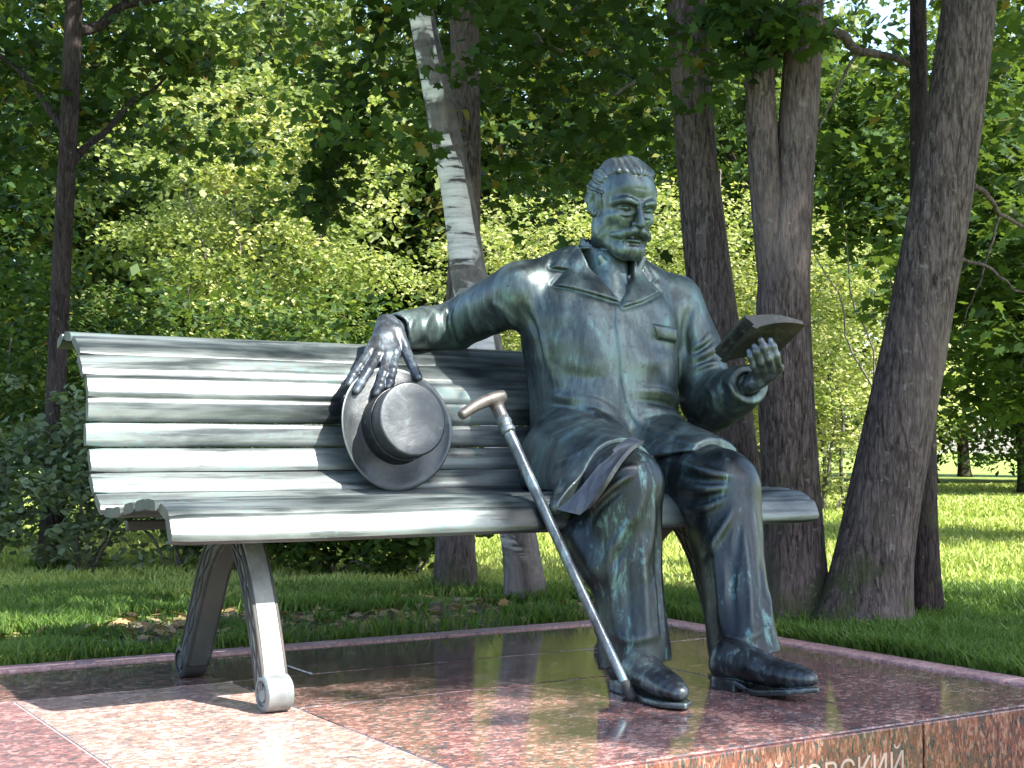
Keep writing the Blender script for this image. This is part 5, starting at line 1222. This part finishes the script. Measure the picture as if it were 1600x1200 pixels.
# ------------------------------------------------------------------ grass, fallen leaves
def grass(name, n, region, hgt, seed, cols, w=.0035):
    g = np.random.default_rng(seed); P = region(g, n); n = len(P); z = ground_z(P[:, 0], P[:, 1]); B = np.column_stack([P, z - .003])
    a = g.uniform(0, 2 * math.pi, n); lean = g.normal(size=(n, 2)) * .42; h = hgt * g.uniform(.45, 1.25, n) * (.75 + .35 * vnoise(P[:, 0] * 3, P[:, 1] * 3, 0, seed))
    ww = np.maximum(w, .0007 * np.hypot(P[:, 0], P[:, 1])) * g.uniform(.7, 1.3, n); sx = np.column_stack([np.cos(a) * ww, np.sin(a) * ww, np.zeros(n)])
    mid = B + np.column_stack([lean * h[:, None] * .35, h * .6]); tip_ = B + np.column_stack([lean * h[:, None] * 1.0, h])
    V = np.stack([B - sx, B + sx, mid + sx * .75, tip_, mid - sx * .75], 1).reshape(-1, 3); i = np.arange(n)[:, None] * 5
    Fq = np.concatenate([i + [0, 1, 2, 4], i + [4, 2, 3, 3]]); 
    # the tip is a triangle: write it as its own face list
    F4 = i + [0, 1, 2, 4]; F3 = i + [4, 2, 3]
    me = bpy.data.meshes.new(name); me.vertices.add(len(V)); me.vertices.foreach_set('co', V.astype(np.float32).ravel())
    loops = np.concatenate([F4.ravel(), F3.ravel()]).astype(np.int32); me.loops.add(len(loops)); me.loops.foreach_set('vertex_index', loops)
    me.polygons.add(2 * n); me.polygons.foreach_set('loop_start', np.concatenate([np.arange(n) * 4, 4 * n + np.arange(n) * 3]).astype(np.int32)); me.polygons.foreach_set('loop_total', np.concatenate([np.full(n, 4), np.full(n, 3)]).astype(np.int32))
    t = np.clip(.45 + .25 * vnoise(P[:, 0] * 1.4, P[:, 1] * 1.4, 0, seed + 1) + .16 * g.normal(size=n), 0, 1); at = me.attributes.new('tint', 'FLOAT', 'POINT'); at.data.foreach_set('value', np.repeat(t, 5).astype(np.float32))
    me.update(calc_edges=True); me.materials.append(leaf_mat(name + '_mat', cols, .35, .5)); o = bpy.data.objects.new(name, me); COL.objects.link(o); return o
def bare_mask(P):
    r = ((P[:, 0] - 2.05) / 1.15) ** 2 + ((P[:, 1] - 4.25) / .62) ** 2 + 1.0 * vnoise(P[:, 0] * 5, P[:, 1] * 5, 0, 9)
    return r
def near_region(g, n):
    dep = 3.6 + (g.random(n) ** 1.2) * 2.1; u = g.uniform(-120, 1720, n); q = (_C[:2] + dep[:, None] * _fh[:2] + ((u - 800) / F_PX * dep)[:, None] * _rt[:2])
    out = ~((q[:, 0] < PX1 + .10) & (q[:, 1] < PY1 + .10)); q = q[out]; r = bare_mask(q); keep = (r > .85) | (g.random(len(q)) < .05); return q[keep]
def far_region(g, n):
    dep = 5.3 + (g.random(n) ** 1.7) * 16; u = g.uniform(-150, 1750, n); q = _C[:2] + dep[:, None] * _fh[:2] + ((u - 800) / F_PX * dep)[:, None] * _rt[:2]; return q[bare_mask(q) > .85]
GC = [(0.030, 0.066, 0.013), (0.058, 0.122, 0.023), (0.095, 0.17, 0.034), (0.15, 0.215, 0.055), (0.23, 0.23, 0.09)]
tag(grass('grass', 140000, near_region, .062, 401, GC), 'short green lawn grass round the plinth', 'grass', kind='stuff')
tag(grass('sunlit_lawn_grass', 125000, far_region, .055, 402, [(0.17, 0.225, 0.045), (0.27, 0.33, 0.08), (0.35, 0.40, 0.12), (0.43, 0.44, 0.17)], .006), 'mown grass of the open lawn beyond the trees', 'grass', kind='stuff')  # same grass as round the plinth, sunlight put into its lighter colours
def litter():
    g = np.random.default_rng(9); P = np.concatenate([np.column_stack([g.normal(2.2, .8, 1100), g.normal(4.4, .42, 1100)]), np.column_stack([g.normal(3.25, .35, 260), g.normal(2.9, .6, 260)]), np.column_stack([g.uniform(.6, 3.6, 220), g.uniform(3.95, 6.2, 220)])])
    P = P[~((P[:, 0] < PX1 + .12) & (P[:, 1] < PY1 + .12))]; pos = np.column_stack([P, ground_z(P[:, 0], P[:, 1]) + .012]); n = len(pos)
    V, Fq, tv = leaves_vf(pos, .036, LEAF_LOBE, g.random(n), 2.2, g, 0)
    m = leaf_mat('fallen_leaf', [(0.12, 0.075, 0.035), (0.22, 0.14, 0.06), (0.34, 0.22, 0.09), (0.30, 0.20, 0.14), (0.16, 0.16, 0.05)], .1, .7)
    c_ = bpy.data.objects.new('fallen_leaves', leaf_mesh('fallen_leaves', V, Fq, tv, m)); COL.objects.link(c_); tag(c_, 'dry fallen leaves scattered on the bare ground behind the bench', 'leaves', kind='stuff')
litter()

# longer grass left by the mower round the trunks and along the kerb
def rough_region(g, n):
    L = []
    for u, v, r in ((822, 945, .10), (712, 930, .10), (1242, 978, .13), (1345, 985, .15), (1443, 972, .09), (80, 890, .09), (1182, 962, .12)):
        b = pz(u, v, -.01); k = n // 10; a = g.uniform(0, 6.28, k); q = r * (.75 + g.random(k) ** 2 * .9); L.append(np.column_stack([b[0] + np.cos(a) * q, b[1] + np.sin(a) * q]))
    k = n // 5; L.append(np.column_stack([g.uniform(.3, 2.95, k), 3.905 + np.abs(g.normal(size=k)) * .03])); L.append(np.column_stack([PX1 + .105 + np.abs(g.normal(size=k)) * .03, g.uniform(1.9, 3.9, k)]))
    P = np.concatenate(L); return P[g.random(len(P)) < .35 + .65 * (vnoise(P[:, 0] * 7, P[:, 1] * 7, 0, 33) > 0)]
tag(grass('rough_grass', 9000, rough_region, .085, 403, GC), 'longer unmown grass round the trunks and along the kerb', 'grass', kind='stuff')
g = np.random.default_rng(55)
for i in range(9):                                            # broad-leaved weeds in the lawn
    u, v = [(25, 930), (60, 985), (190, 960), (265, 945), (340, 985), (120, 1000), (520, 960), (1480, 1010), (1560, 1000)][i]
    b = pz(u, v, -.005); n = 9; a = np.arange(n) / n * 6.28 + g.uniform(0, 1); T, Fs = LEAF_OVAL; V = []; L = .058 * g.uniform(.8, 1.2)
    for k in range(n):
        el = g.uniform(.35, 1.0); d = np.array([math.cos(a[k]) * math.cos(el), math.sin(a[k]) * math.cos(el), math.sin(el)]); x = np.cross(d, [0, 0, 1]); x /= np.linalg.norm(x); nz_ = np.cross(x, d); l = L * g.uniform(.7, 1.2)
        P = b + l * (T[:, :1] * x * .75 + T[:, 1:2] * d + (T[:, 2:] - .35 * T[:, 1:2] ** 2) * nz_ * np.array([1, 1, .6])); V.append(P)
    V = np.concatenate(V); Fq = np.concatenate([np.arange(n)[:, None] * 6 + np.array(f)[None, :] for f in Fs]); me = leaf_mesh('weed', V, Fq, np.repeat(g.uniform(.4, .8, n), 6), ML['mid'])
    o = bpy.data.objects.new('weed', me); COL.objects.link(o); tag(o, 'low broad-leaved weed growing in the lawn grass', 'weed', 'weeds in the lawn')
